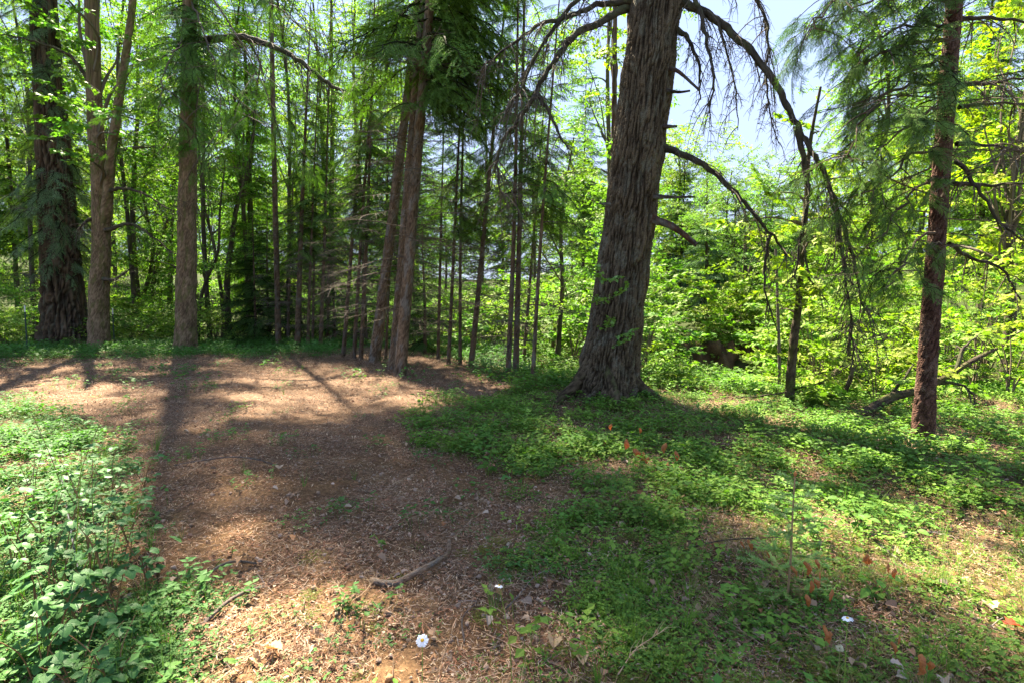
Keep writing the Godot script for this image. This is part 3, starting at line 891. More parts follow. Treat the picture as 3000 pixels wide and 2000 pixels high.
	for l in [[Vector3(-13.56, 5.13, -18.20), Vector3(-13.03, 5.35, -18.00), Vector3(-12.05, 5.15, -17.60), Vector3(-11.23, 4.70, -17.40), Vector3(-10.76, 4.47, -17.30)], [Vector3(-13.69, 3.98, -18.20), Vector3(-12.59, 4.15, -17.90), Vector3(-11.69, 3.69, -17.60), Vector3(-11.01, 3.19, -17.50)], [Vector3(-13.93, 4.41, -18.20), Vector3(-14.16, 4.24, -18.00), Vector3(-14.36, 3.94, -17.90)], [Vector3(-13.92, 2.38, -18.20), Vector3(-13.26, 2.37, -18.00), Vector3(-12.51, 2.79, -17.80)], [Vector3(-14.02, 8.85, -18.30), Vector3(-14.38, 9.55, -18.00), Vector3(-15.14, 9.84, -17.60), Vector3(-15.96, 9.89, -17.30)]]:
		dead_limb("limb", t, f.call(l), 0.07, 0.015, 12, 0.8, {"hi": Color(0.14, 0.11, 0.08)})
	# single stout trunk
	base = Vector3(-10.84, 0.00, -17.70)
	at = func(p: Vector3) -> Vector3: return p - base
	f = func(l: Array) -> Array: return l.map(at)
	t = conifer("mossy_conifer", "stout brown trunk hung with drooping dark boughs, between forked tree and young firs", "", base, Vector3(-10.27, 10.75, -17.70) - Vector3(-10.84, 0.00, -17.70), 26.0, 0.33, {"sides": 72, "dv": 0.06, "above": 0.1, "h0": 7.6, "len": 2.3, "dens": 0.8, "pitch": -0.35, "tint": Color(0.14, 0.255, 0.065), "dead_n": 22, "dead0": 4.0, "dead1": 8.0, "dead_len": 1.8, "bow": 0.2, "aim": 0.9, "bark": mossy})
	dead_limb("limb", t, f.call([Vector3(-10.17, 9.77, -17.60), Vector3(-8.55, 9.68, -17.00), Vector3(-7.60, 9.45, -16.80), Vector3(-6.44, 8.82, -16.50), Vector3(-5.60, 8.14, -16.30), Vector3(-4.66, 7.53, -16.10), Vector3(-4.13, 7.04, -16.00)]), 0.13, 0.03, 40, 1.6)
	for l in [[Vector3(-10.17, 11.95, -17.70), Vector3(-7.96, 9.49, -15.50), Vector3(-6.70, 7.54, -14.50), Vector3(-5.95, 5.93, -14.00)], [Vector3(-10.20, 11.15, -17.70), Vector3(-8.31, 8.78, -15.00), Vector3(-7.47, 7.12, -14.00), Vector3(-7.20, 5.49, -13.60)], [Vector3(-10.15, 12.34, -17.70), Vector3(-6.97, 9.91, -15.00), Vector3(-5.33, 8.50, -14.00), Vector3(-4.42, 7.23, -13.50)], [Vector3(-10.26, 10.35, -17.70), Vector3(-9.76, 8.78, -16.00), Vector3(-9.54, 7.41, -15.00), Vector3(-9.33, 6.09, -14.50)], [Vector3(-10.26, 9.82, -17.70), Vector3(-9.54, 8.63, -16.80), Vector3(-9.43, 7.20, -16.40), Vector3(-9.48, 6.25, -16.20)]]:
		hung_bough(t, f.call(l), 0.032, 44, L.fir, Color(0.14, 0.255, 0.065), 0.8)

func hung_bough(t: Node3D, pts: Array, r: float, n: int, kind: Array, tint: Color, size: float) -> void:   # a broad bough: stem, side twigs, sprays on both
	var lp := curve(pts, 6)
	for k in range(2, lp.size()): lp[k] += Vector3(rr(-1, 1), rr(-1, 1), rr(-1, 1)) * 0.04
	var tw := Acc.new()
	tube(tw, lp, r, 0.006, 6, Color(0.1, 0.075, 0.055))
	var spots := []
	var ways := []
	var long := lp[0].distance_to(lp[-1])
	for k in 9:
		var q := 3 + int((lp.size() - 5) * (k + rng.randf()) / 9.0)
		var tg := (lp[q + 1] - lp[q - 1]).normalized()
		var side := tg.cross(UP).normalized() * (1.0 if k % 2 == 0 else -1.0)
		var way := (tg * rr(0.4, 0.9) + side * rr(0.4, 1.0) + Vector3(0, rr(-0.25, 0.3), 0)).normalized()
		var ln := long * rr(0.2, 0.4)
		var line := curve([lp[q], lp[q] + way * ln * 0.5 + Vector3(0, 0.03, 0), lp[q] + way * ln + Vector3(0, -0.12 * ln, 0)], 4)
		tube(tw, line, r * 0.4, 0.003, 4, Color(0.1, 0.075, 0.055))
		for e in range(2, line.size()):
			spots.append(line[e])
			ways.append(way)
	for q in range(5, lp.size(), 2):
		spots.append(lp[q])
		ways.append((lp[q] - lp[q - 1]).normalized())
	var lb := put("bough", mesh_of([[tw, M.twig]]), t)
	var xs := [[], [], [], []]
	var cs := [[], [], [], []]
	for k in n:
		var q := rng.randi() % spots.size()
		var dir: Vector3 = ways[q] * 0.7 + Vector3(rr(-0.8, 0.8), rr(-0.8, 0.15), rr(-0.8, 0.8))
		var m := rng.randi() % 4
		xs[m].append(Transform3D((basis_x(dir) * Basis(Vector3.RIGHT, rr(-0.7, 0.7))).scaled(Vector3.ONE * size * rr(0.5, 1.0)), spots[q]))
		var c := tint * rr(0.7, 1.3)
		c.a = 1.0
		cs[m].append(c)
	for m in 4: scatter("spray", kind[m], xs[m], cs[m], lb)

func stand() -> void:
	# conifer trunks: [base, point higher up the axis, radius, height, crown from, longest bough, label]
	var fb := {"amp": 0.09, "fu": 0.04, "fv": 0.09, "flare": 0.35, "flare_h": 0.25, "hi": Color(0.28, 0.2, 0.125), "lo": Color(0.12, 0.078, 0.048), "patch": Color(0.3, 0.29, 0.25), "amount": 0.3}
	var g := "slender conifer trunks beyond the clearing"
	var trio := "three tall conifers at the middle of the clearing's edge"
	for a in [
		[Vector3(-2.40, -0.00, -11.40), Vector3(-1.69, 7.20, -11.40), 0.135, 21.0, 5.6, 2.5, "foremost of three leaning conifers, pale flecked trunk nearest the bare ground", trio],
		[Vector3(-2.79, 0.01, -12.60), Vector3(-2.08, 7.23, -12.60), 0.135, 22.0, 6.4, 2.5, "middle of three leaning conifers, half hidden behind the pale flecked trunk", trio],
		[Vector3(-3.60, -0.01, -13.90), Vector3(-2.54, 7.87, -13.90), 0.15, 22.0, 7.4, 2.5, "leftmost and stoutest of three leaning conifers, standing a pace apart", trio],
	]:
		conifer("tall_conifer", a[6], a[7], a[0], a[1] - a[0], a[3], a[2], {"sides": 44, "dv": 0.05, "h0": a[4], "len": a[5], "aim": 0.25, "aimed": 0.7, "above": 0.4, "top": 0.45, "dens": 1.1, "dead_n": 60, "dead0": 1.4, "dead1": 7.5, "dead_len": 1.7, "pitch": -0.35, "bow": 0.35, "bark": fb, "tint": Color(0.15, 0.27, 0.06)})
	var dark := {"amp": 0.08, "fu": 0.04, "fv": 0.1, "flare": 0.3, "flare_h": 0.2, "hi": Color(0.22, 0.148, 0.092), "lo": Color(0.1, 0.064, 0.04), "patch": Color(0.2, 0.18, 0.15), "amount": 0.2}
	for a in [
		[Vector3(-8.70, 0.02, -19.90), Vector3(-8.70, 0.02, -19.90) + Vector3(0.014, 1, 0), 0.11, 34.0, 21.5, 2.4, "very tall thin conifer pole at the left end of the dark young grove"],
		[Vector3(-8.91, 0.04, -21.20), Vector3(-8.67, 3.88, -21.20), 0.06, 10.0, 3.5, 1.5, "thin dark pole close behind the left end of the grove"],
		[Vector3(-7.60, 0.01, -18.90), Vector3(-7.35, 3.93, -18.90), 0.11, 12.0, 4.2, 1.6, "sturdier dark trunk in the middle of the young grove"],
		[Vector3(-7.24, 0.01, -18.90), Vector3(-6.99, 3.93, -18.90), 0.065, 11.0, 4.0, 1.5, "thin pole just right of the sturdier grove trunk"],
		[Vector3(-7.65, -0.02, -20.50), Vector3(-7.45, 4.13, -20.50), 0.06, 11.0, 3.6, 1.5, "faint thin pole deep in the dark young grove"],
		[Vector3(-6.90, -0.01, -19.20), Vector3(-6.67, 3.96, -19.20), 0.075, 12.0, 4.4, 1.6, "thin dark trunk at the right end of the grove"],
		[Vector3(-7.46, -0.00, -21.60), Vector3(-7.29, 4.27, -21.60), 0.07, 11.0, 3.4, 1.6, "shadowed pole behind the right end of the grove"],
		[Vector3(-4.88, -0.02, -15.40), Vector3(-4.56, 3.23, -15.40), 0.065, 11.5, 4.6, 1.5, "leftmost of three close thin trunks left of the tall trio"],
		[Vector3(-4.45, -0.03, -15.00), Vector3(-4.09, 4.14, -15.00), 0.06, 11.0, 4.4, 1.4, "middle of three close thin trunks left of the tall trio"],
		[Vector3(-4.26, -0.03, -15.00), Vector3(-4.01, 4.14, -15.00), 0.065, 12.0, 4.4, 1.5, "darkest of three close thin trunks, next to the tall trio"],
		[Vector3(-3.46, -0.01, -14.60), Vector3(-3.29, 3.14, -14.60), 0.04, 8.0, 3.2, 1.2, "spindly pole seen between the tall trio's trunks"],
		[Vector3(-1.97, 0.06, -14.20), Vector3(-1.87, 3.10, -14.20), 0.05, 9.0, 3.4, 1.3, "short thin pole right of the tall trio in dark scrub"],
		[Vector3(-1.54, 0.06, -12.90), Vector3(-1.35, 3.56, -12.90), 0.05, 10.0, 3.9, 1.3, "thin upright trunk, left of a pair before the bright scrub"],
		[Vector3(-1.25, 0.05, -12.90), Vector3(-1.18, 3.36, -12.90), 0.048, 10.0, 3.8, 1.3, "thin upright trunk, right of a pair before the bright scrub"],
		[Vector3(-0.97, 0.04, -12.60), Vector3(-0.67, 3.07, -12.60), 0.075, 10.5, 4.0, 1.4, "curving thin trunk that leans right before the bright scrub"],
		[Vector3(-0.09, 0.03, -10.80), Vector3(0.02, 3.66, -10.80), 0.06, 10.0, 4.2, 1.3, "nearer of two tall reddish trunks standing almost together"],
		[Vector3(0.08, 0.01, -11.60), Vector3(0.18, 4.41, -11.60), 0.07, 11.5, 4.4, 1.4, "farther of two tall reddish trunks standing almost together"],
		[Vector3(0.29, -0.04, -13.60), Vector3(0.53, 3.03, -13.60), 0.05, 9.0, 3.5, 1.2, "thin slanting pole behind the two reddish trunks"],
		[Vector3(0.40, 0.05, -10.20), Vector3(0.55, 2.40, -10.20), 0.045, 9.0, 3.6, 1.3, "thin dark trunk standing alone left of the huge fir"],
	]:
		conifer("slender_conifer", a[6], g, a[0], a[1] - a[0], a[3], a[2], {"sides": 12, "dv": 0.07, "h0": a[4] * (0.78 if a[3] < 20.0 else 1.0), "len": a[5] * (0.85 if a[3] < 20.0 else 1.0), "dens": 0.8 if a[3] < 20.0 else 1.15, "dead_n": 46, "dead0": 0.7, "dead1": minf(a[4] + 0.5, 9.0), "above": 0.055 if a[3] > 20.0 else 0.14, "dead_len": 1.25, "pitch": -0.3, "bow": 0.5, "bark": dark if a[0].z < -12.0 or a[0].x < 0.3 else fb, "tint": Color(0.15, 0.26, 0.06)})
	# bushy young firs between the trunks
	for a in [[Vector3(-10.30, 0.02, -21.50), 5.4, 1.9, "dense dark young fir branching to the ground, left of the grove"], [Vector3(-10.42, 0.04, -23.00), 6.6, 1.8, "dark young fir close behind the dense one, left of the grove"], [Vector3(-9.30, 0.01, -23.50), 7.5, 2.0, "dark young fir filling the back of the grove"], [Vector3(-7.28, 0.01, -22.00), 6.5, 1.8, "dark young fir at the grove's right end, behind the thin poles"], [Vector3(-2.63, 0.00, -16.00), 4.2, 1.3, "low dark fir sapling right behind the tall trio"], [Vector3(-3.50, -0.04, -19.00), 6.0, 1.6, "shadowy young fir farther behind the tall trio"], [Vector3(-5.72, -0.01, -21.00), 6.8, 1.7, "young fir filling the gap left of the stoutest trio trunk"]]:
		conifer("young_fir", a[3], "bushy young firs between the trunks", a[0], UP, a[1], 0.07, {"sides": 8, "h0": 0.25, "len": a[2], "dens": 1.3, "dead_n": 6, "dead0": 0.4, "dead1": 2.0, "bark": dark, "tint": Color(0.085, 0.16, 0.045), "pitch": -0.1})

func creek_side() -> void:
	var pale := {"amp": 0.05, "fu": 0.03, "fv": 0.1, "hi": Color(0.3, 0.25, 0.2), "lo": Color(0.18, 0.14, 0.11), "patch": Color(0.3, 0.3, 0.24), "amount": 0.2, "flare": 0.2}
	var moss := {"amp": 0.1, "fu": 0.04, "fv": 0.12, "hi": Color(0.15, 0.12, 0.08), "lo": Color(0.06, 0.045, 0.03), "patch": Color(0.13, 0.15, 0.035), "amount": 0.4, "flare": 0.2}
	var base := Vector3(4.85, -0.18, -9.60)
	var t := thing("dead_sapling", "thin pale dead stem snapped off at the top, left of the leaning alder", "dead tree", base)
	bark_part("trunk", t, curve([Vector3(0, -0.2, 0)] + rel(base, [Vector3(4.81, 0.72, -9.60), Vector3(4.75, 1.58, -9.60), Vector3(4.69, 2.49, -9.60)]), 4), 0.032, 0.022, 10, 0.06, pale)
	base = Vector3(4.28, -0.03, -8.20)
	t = broadleaf("leaning_alder", "slim leaning tree with a dark lower stem, under the arching dead limb", "", base, [Vector3(0, -0.2, 0)] + rel(base, [Vector3(4.32, 0.83, -8.20), Vector3(4.38, 1.50, -8.20), Vector3(4.40, 2.23, -8.20), Vector3(4.44, 3.01, -8.20), Vector3(4.46, 3.84, -8.20), Vector3(4.59, 4.73, -8.20)]), 0.075, [[Vector3(4.45, 2.42, -8.20) - Vector3(4.28, -0.03, -8.20), Vector3(0.6, 1.3, 0.7), 22], [Vector3(4.11, 2.68, -8.20) - Vector3(4.28, -0.03, -8.20), Vector3(0.5, 0.8, 0.6), 12], [Vector3(4.72, 3.51, -8.40) - Vector3(4.28, -0.03, -8.20), Vector3(0.6, 0.9, 0.6), 18], [Vector3(4.44, 1.91, -8.40) - Vector3(4.28, -0.03, -8.20), Vector3(0.8, 0.6, 0.6), 14]], {"bark": moss, "end": 0.25, "sides": 14, "dv": 0.05, "leaf": "maple", "size": 0.55, "tint": Color(0.24, 0.36, 0.035), "limbs": 3})
	dead_limb("limb", t, rel(base, [Vector3(4.42, 2.42, -8.20), Vector3(4.44, 1.89, -8.00), Vector3(4.67, 1.50, -7.90)]), 0.02, 0.007, 6, 0.4)
	# leaning and fallen logs
	base = Vector3(4.60, -0.08, -7.20)
	t = thing("leaning_log", "mossy fallen trunk slanting up to the right behind the red-barked conifer", "log", base)
	bark_part("trunk", t, curve(rel(base, [Vector3(4.50, -0.13, -7.20), Vector3(4.89, 0.03, -7.30), Vector3(5.31, 0.22, -7.40), Vector3(5.74, 0.30, -7.50), Vector3(6.33, 0.49, -7.70), Vector3(6.87, 0.70, -7.90), Vector3(7.36, 0.84, -8.10)]), 5), 0.078, 0.025, 20, 0.05, moss)
	for l in [[Vector3(5.19, 0.14, -7.40), Vector3(5.49, 0.40, -7.50), Vector3(5.74, 0.66, -7.60)], [Vector3(6.06, 0.38, -7.60), Vector3(6.38, 0.38, -7.60), Vector3(6.52, 0.24, -7.50), Vector3(6.48, -0.02, -7.40)], [Vector3(6.45, 0.59, -7.70), Vector3(6.61, 0.87, -7.80), Vector3(6.91, 1.05, -7.90)]]:
		dead_limb("limb", t, rel(base, l), 0.026, 0.008, 8, 0.4)
	base = Vector3(4.97, -0.04, -9.20)
	t = thing("mossy_log", "short mossy log slanting beside the leaning alder's foot", "log", base)
	bark_part("trunk", t, curve(rel(base, [Vector3(4.83, -0.20, -9.20), Vector3(5.16, 0.07, -9.20), Vector3(5.55, 0.25, -9.30), Vector3(6.12, 0.53, -9.50)]), 4), 0.085, 0.06, 16, 0.05, moss)
	base = Vector3(5.38, -0.10, -8.60)
	t = thing("dead_snag", "grey crooked dead stem standing upright left of the slanting log", "dead tree", base)
	bark_part("trunk", t, curve([Vector3(0, -0.2, 0)] + rel(base, [Vector3(5.39, 0.06, -8.60), Vector3(5.49, 0.38, -8.60), Vector3(5.43, 0.80, -8.60), Vector3(5.48, 1.22, -8.60)]), 4), 0.045, 0.02, 10, 0.06, moss)
	# long fallen pole lying across the undergrowth
	base = Vector3(3.00, -0.25, -9.50)
	t = thing("fallen_branch", "long thin dead pole bridging the plants in front of the creek", "branch", base)
	dead_limb("stem", t, rel(base, [Vector3(2.45, -0.59, -9.80), Vector3(3.20, -0.16, -9.20), Vector3(3.70, 0.01, -8.60), Vector3(4.20, 0.16, -8.20), Vector3(4.74, 0.39, -8.00), Vector3(5.06, 0.66, -7.90)]), 0.022, 0.008, 8, 0.4)
	base = Vector3(3.08, -0.15, -7.90)
	t = thing("fallen_branch", "straight dark pole lying flat below the slanting log", "branch", base)
	dead_limb("stem", t, rel(base, [Vector3(2.56, -0.16, -8.10), Vector3(3.23, -0.07, -7.80), Vector3(3.80, -0.05, -7.40), Vector3(4.46, -0.04, -7.00), Vector3(5.00, -0.21, -6.70)]), 0.03, 0.01, 10, 0.4)
	base = Vector3(3.88, -0.08, -5.30)
	t = thing("fallen_branch", "broken branch leaning at the red-barked conifer's foot", "branch", base)
	dead_limb("stem", t, rel(base, [Vector3(3.60, -0.18, -5.20), Vector3(3.88, -0.05, -5.30), Vector3(4.38, 0.09, -5.60)]), 0.022, 0.014, 4, 0.3)
	# cut creek bank of bare mud
	var a := Acc.new()
	for r in 9:
		for c in 25:
			var u := c / 24.0
			var q := r / 8.0
			var p := Vector3(6.34, -1.79, -19.60).lerp(Vector3(9.57, -1.69, -19.00), u)
			p.y = lerpf(-1.7, 0.12 + 0.12 * nz.get_noise_1d(u * 9.0), q)
			p.z -= 0.5 * q - 0.35 * nz.get_noise_2d(u * 7.0, q * 1.6) - 0.12 * nz.get_noise_2d(u * 30.0, q * 5.0)
			a.v.append(p)
			var k := Color(0.22, 0.155, 0.085) * (1.0 + 0.3 * nz.get_noise_2d(u * 12.0, q * 3.0))
			k.a = 1.0
			a.c.append(k)
	for r in 8:
		for c in 24:
			var b := r * 25 + c
			a.i.append_array([b, b + 25, b + 26, b, b + 26, b + 1])
	a.smooth()
	tag(put("creek_bank", mesh_of([[a, M.soil]])), "", "", "", "structure")
	# maple saplings and shrubs in the light
	var g := "bright maple shrubs along the creek"
	for s in [[1320, 14.0, 1.4, 1.2], [1270, 16, 1.8, 1.4], [1200, 18, 1.6, 1.5], [1130, 17, 1.5, 1.3], [1080, 19, 1.9, 1.5], [1010, 20, 1.8, 1.4], [1350, 17.5, 2.6, 1.5], [1490, 12.0, 1.5, 0.9], [1465, 15.0, 2.4, 1.3], [1490, 20.0, 2.2, 1.4], [1640, 23.2, 2.6, 1.6], [1790, 21.8, 2.8, 1.6], [1715, 22.5, 1.8, 1.2], [1620, 20.9, 0.9, 1.0], [1670, 21.2, 1.2, 1.1], [1725, 20.8, 0.9, 1.0], [1690, 22.2, 1.7, 1.2], [1500, 22.5, 3.2, 1.7], [1890, 11.2, 1.4, 0.8], [1850, 13.5, 2.3, 0.9], [1890, 10.6, 2.0, 1.1], [1960, 12.0, 2.6, 1.3], [2040, 10.0, 1.9, 1.1], [2010, 14.0, 3.2, 1.5], [2090, 12.5, 2.6, 1.3], [1860, 14.5, 3.0, 1.3], [2190, 11.5, 2.4, 1.3], [2260, 9.6, 1.7, 1.1], [2290, 12.5, 2.8, 1.5], [2350, 8.6, 1.3, 1.0], [2400, 11.0, 2.6, 1.5], [1930, 8.9, 0.9, 0.8], [2030, 8.3, 0.8, 0.8], [1470, 10.2, 0.9, 0.7], [1500, 10.4, 0.7, 0.6], [1900, 18.0, 3.4, 1.6], [1950, 19.0, 3.8, 1.8], [2100, 17.0, 3.6, 1.8], [2240, 16.0, 3.6, 1.8], [1150, 22.0, 2.6, 1.8], [1240, 23.0, 2.8, 1.8]]:
		var p := spot(s[0], s[1])
		var warm := rng.randf()
		shrub("maple_shrub", "%s yellow-green maple shrub %s%s" % ["knee-high" if s[2] < 1.0 else "chest-high" if s[2] < 1.8 else "head-high" if s[2] < 2.5 else "tall", "near " if s[1] < 10.0 else "farther back, " if s[1] > 16.0 else "", zone(s[0])], g, p, s[2], s[3], int(16 + 14 * s[3] * s[2] / 1.5), {"tint": Color(0.15, 0.29, 0.045).lerp(Color(0.26, 0.375, 0.045), warm), "size": 0.62 if s[1] < 13.0 else 0.85, "leaf": "maple" if rng.randf() < 0.75 else "small"})
	g = "leafy green shrubs behind the clearing"
	for k in 64:
		var px := rr(-350.0, 1120.0)
		var d := rr(19.5, 29.0) if px < 560.0 else rr(22.5, 29.0)
		var hi := rr(0.9, 2.6) * (1.0 if d > 22.0 else 0.6)
		shrub("leafy_shrub", "%s leafy green shrub %s%s" % ["ankle-high" if hi < 0.8 else "waist-high" if hi < 1.3 else "head-high" if hi < 1.9 else "tall", "deep " if d > 24.5 else "", zone(px)], g, spot(px, d), hi, hi * rr(0.6, 0.9), int(14 + 9 * hi), {"tint": Color(0.155, 0.31, 0.06).lerp(Color(0.25, 0.38, 0.065), rng.randf()), "size": 0.95, "leaf": "small"})

func zone(px: float) -> String:
	for z in [[-80, "far outside the left edge"], [60, "left of the old cedar"], [190, "behind the old cedar"], [260, "behind the forked tree"], [395, "between forked tree and stout mossy trunk"], [470, "behind the stout mossy trunk"], [560, "left of the dense young fir"], [640, "behind the dense young fir"], [770, "behind the dark grove"], [850, "left of the tall trio"], [960, "behind the tall trio"], [1070, "right of the tall trio"], [1150, "left of the two reddish trunks"], [1250, "behind the two reddish trunks"], [1330, "left of the huge fir's foot"], [1470, "behind the huge fir"], [1560, "just right of the huge fir"], [1680, "above the muddy creek bank"], [1770, "left of the snapped dead stem"], [1840, "behind the leaning alder"], [1920, "right of the leaning alder"], [1990, "behind the hanging dead twigs"], [2090, "behind the slanting log"], [2170, "behind the red-barked conifer"], [2260, "just right of the red-barked conifer"], [2352, "at the right edge"]]:
		if px < z[0]: return z[1]
	return "beyond the right edge"

func spot(px: float, d: float) -> Vector3:   # on the ground, d metres ahead, along the bearing of that column of the photograph
	return on((px - 1176.0) / 1230.0 * d * 0.985, -d)

func backdrop() -> void:
	var pole := {"hi": Color(0.15, 0.12, 0.09), "lo": Color(0.07, 0.055, 0.04), "patch": Color(0.15, 0.16, 0.06), "amount": 0.3, "flare": 0.2}
	# dark crooked stems behind the left trunks
	var g := "dark crooked trees behind the clearing"
	for a in [
		[Vector3(-12.43, -0.06, -23.50), [Vector3(-12.49, -0.22, -23.50), Vector3(-12.45, 2.45, -23.50), Vector3(-12.20, 4.14, -23.50), Vector3(-11.98, 5.45, -23.50), Vector3(-11.73, 6.28, -23.50), Vector3(-11.26, 7.48, -23.50), Vector3(-10.99, 9.85, -23.50)], 0.15, "crooked dark tree with an S-shaped stem left of the young firs"],
		[Vector3(-13.52, -0.01, -25.00), [Vector3(-13.53, -0.33, -25.00), Vector3(-13.48, 1.50, -25.00), Vector3(-13.80, 4.31, -25.00), Vector3(-14.14, 5.90, -25.00), Vector3(-14.34, 8.45, -25.00)], 0.1, "thin tree leaning left behind the S-shaped stem"],
		[Vector3(-18.08, 0.03, -26.00), [Vector3(-18.09, -0.19, -26.00), Vector3(-17.92, 1.71, -26.00), Vector3(-17.48, 2.97, -26.00), Vector3(-17.29, 4.42, -26.00), Vector3(-17.60, 6.69, -26.00)], 0.13, "dark bent stem just right of the forked tree"],
		[Vector3(-18.33, 0.02, -27.00), [Vector3(-18.43, -0.26, -27.00), Vector3(-18.17, 1.72, -27.00), Vector3(-17.77, 3.67, -27.00), Vector3(-17.01, 6.25, -27.00)], 0.16, "leaning dark stem beside the bent one, right of the forked tree"],
		[Vector3(-17.96, -0.02, -28.00), [Vector3(-17.98, -0.32, -28.00), Vector3(-17.84, 1.73, -28.00), Vector3(-17.67, 4.65, -28.00), Vector3(-17.36, 7.53, -28.00)], 0.16, "straight mossy far stem left of the stout brown trunk"],
		[Vector3(-13.27, -0.01, -22.50), [Vector3(-13.35, -0.15, -22.50), Vector3(-13.10, 1.50, -22.50), Vector3(-12.75, 2.59, -22.50), Vector3(-12.26, 3.67, -22.50), Vector3(-12.10, 5.46, -22.50)], 0.09, "slim forked stem just right of the stout brown trunk"],
		[Vector3(1.16, -0.02, -13.90), [Vector3(1.15, -0.09, -13.90), Vector3(1.25, 1.05, -13.90), Vector3(1.30, 2.06, -13.90), Vector3(1.27, 3.73, -13.90)], 0.08, "moss-covered slim tree in the bright scrub left of the huge fir"],
	]:
		var base: Vector3 = a[0]
		var top: Vector3 = a[1][-1] - base
		broadleaf("crooked_tree", a[3], g, base, [Vector3(0, -0.2, 0)] + a[1].slice(1).map(func(p): return p - base) + [top + Vector3(0.3, 2.0, 0)], a[2], [[top + Vector3(0, 1.0, 0), Vector3(2.2, 2.4, 2.2), 60], [top * 0.62 + Vector3(0.6, 0, 0.4), Vector3(1.6, 1.2, 1.6), 26]], {"bark": pole, "size": 1.0, "tint": Color(0.2, 0.36, 0.065), "limbs": 5})
	# a maple showing between the huge fir and the sky
	var b2 := spot(1408, 12.6)
	broadleaf("slim_maple", "slim reddish maple stem close behind the huge fir's left edge", "", b2, [Vector3(0, -0.2, 0), Vector3(0.02, 3, 0), Vector3(2.34, 6.46, -12.60) - b2, Vector3(2.34, 8.37, -12.60) - b2, Vector3(2.36, 11.16, -12.60) - b2], 0.11, [[Vector3(2.09, 7.04, -12.40) - b2, Vector3(0.7, 1.6, 0.8), 26], [Vector3(2.22, 4.46, -12.40) - b2, Vector3(0.7, 1.3, 0.8), 20], [Vector3(2.16, 8.82, -12.40) - b2, Vector3(1.2, 1.0, 1.2), 16]], {"bark": {"hi": Color(0.2, 0.12, 0.08), "lo": Color(0.1, 0.06, 0.04), "amount": 0.1}, "leaf": "maple", "size": 0.55, "tint": Color(0.26, 0.38, 0.035), "limbs": 4})
	# the sunlit maple at the right edge
	b2 = spot(2330, 13.5)
	broadleaf("sunlit_maple", "tall yellow-green maple glowing in the sun at the right edge", "", b2, [Vector3(0, -0.2, 0), Vector3(0.1, 2.5, 0), Vector3(-0.1, 5, 0), Vector3(0.2, 9, 0)], 0.16, [[Vector3(-0.3, 4.2, 0), Vector3(1.9, 1.5, 2), 70], [Vector3(-0.2, 7.0, 0), Vector3(2.0, 1.8, 2), 90], [Vector3(0.3, 9.6, 0), Vector3(1.8, 1.6, 2), 60], [Vector3(0.6, 2.3, 0.5), Vector3(1.6, 0.9, 1.6), 40]], {"bark": pole, "leaf": "maple", "size": 0.8, "tint": Color(0.3, 0.41, 0.035), "limbs": 6})
	# bluish conifers and a round-headed tree across the creek
	for s in [[1625, 30.0, 8.6, 2.2, "bluish fir across the creek just right of the huge trunk"], [1690, 33.0, 8.6, 2.6, "tall bluish fir across the creek below the open sky"], [1760, 35.0, 8.2, 2.6, "bluish fir behind the snapped dead stem"], [1570, 36.0, 11.0, 2.5, "far bluish fir half hidden by the huge trunk"], [1850, 33.0, 7.0, 2.2, "low bluish fir behind the leaning alder"]]:
		conifer("bluish_fir", s[4], "bluish firs across the creek", spot(s[0], s[1]), UP, s[2], 0.16, {"sides": 8, "h0": 0.8, "len": s[3], "dens": 1.5, "dead_n": 8, "bough": "fir_far", "tint": Color(0.14, 0.24, 0.12), "bark": pole, "pitch": 0.0})
	b2 = spot(1712, 26.0)
	broadleaf("round_tree", "round-headed pale green tree across the creek below the sky gap", "", b2, [Vector3(0, -0.2, 0), Vector3(0.1, 2, 0), Vector3(0, 5.5, 0)], 0.16, [[Vector3(0, 6.6, 0), Vector3(1.7, 1.4, 1.7), 80], [Vector3(-1.2, 4.9, 0.5), Vector3(1.7, 1.3, 1.6), 60], [Vector3(1.2, 4.6, 0.5), Vector3(1.7, 1.4, 1.5), 60], [Vector3(0, 3.0, 0.8), Vector3(2.2, 1.2, 1.5), 60]], {"bark": pole, "tint": Color(0.17, 0.29, 0.09), "gap": -0.3})
	var slim := "slim light-leaved trees rising behind the conifers"
	for a in [[470, 23.0, "slim light-leaved tree rising just right of the stout mossy trunk"], [560, 24.5, "slim light-leaved tree rising behind the dense young fir"], [650, 23.0, "slim light-leaved tree rising behind the left of the grove"], [745, 24.0, "slim light-leaved tree whose leaves fleck the sky above the grove"], [830, 23.0, "slim light-leaved tree rising just left of the tall trio"], [905, 31.0, "slim light-leaved tree hidden behind the tall trio"], [1100, 33.0, "slim light-leaved tree rising right of the tall trio"], [1230, 33.0, "slim light-leaved tree behind the dead limb left of the huge fir"], [60, 23.5, "slim light-leaved tree at the far left edge"], [300, 24.0, "slim light-leaved tree between forked tree and stout mossy trunk"]]:
		var p := spot(a[0], a[1])
		var lumps := []
		for k in 5: lumps.append([Vector3(rr(-1.3, 1.3), 7.5 + 2.3 * k, rr(-1, 1)), Vector3(2.3, 1.7, 2.0), 40])
		broadleaf("slim_tree", a[2], slim, p, [Vector3(0, -0.2, 0), Vector3(rr(-0.3, 0.3), 5, 0), Vector3(rr(-0.6, 0.6), 11, 0), Vector3(rr(-0.8, 0.8), 18, 0)], 0.11, lumps, {"bark": pole, "sides": 8, "dv": 0.3, "tint": Color(0.23, 0.4, 0.07), "size": 1.05, "limbs": 4, "gap": -0.05})
	# rows of leafy trees and conifers closing the view
	var gl := "leafy trees closing the view behind the clearing"
	var gc := "tall conifers closing the view behind the clearing"
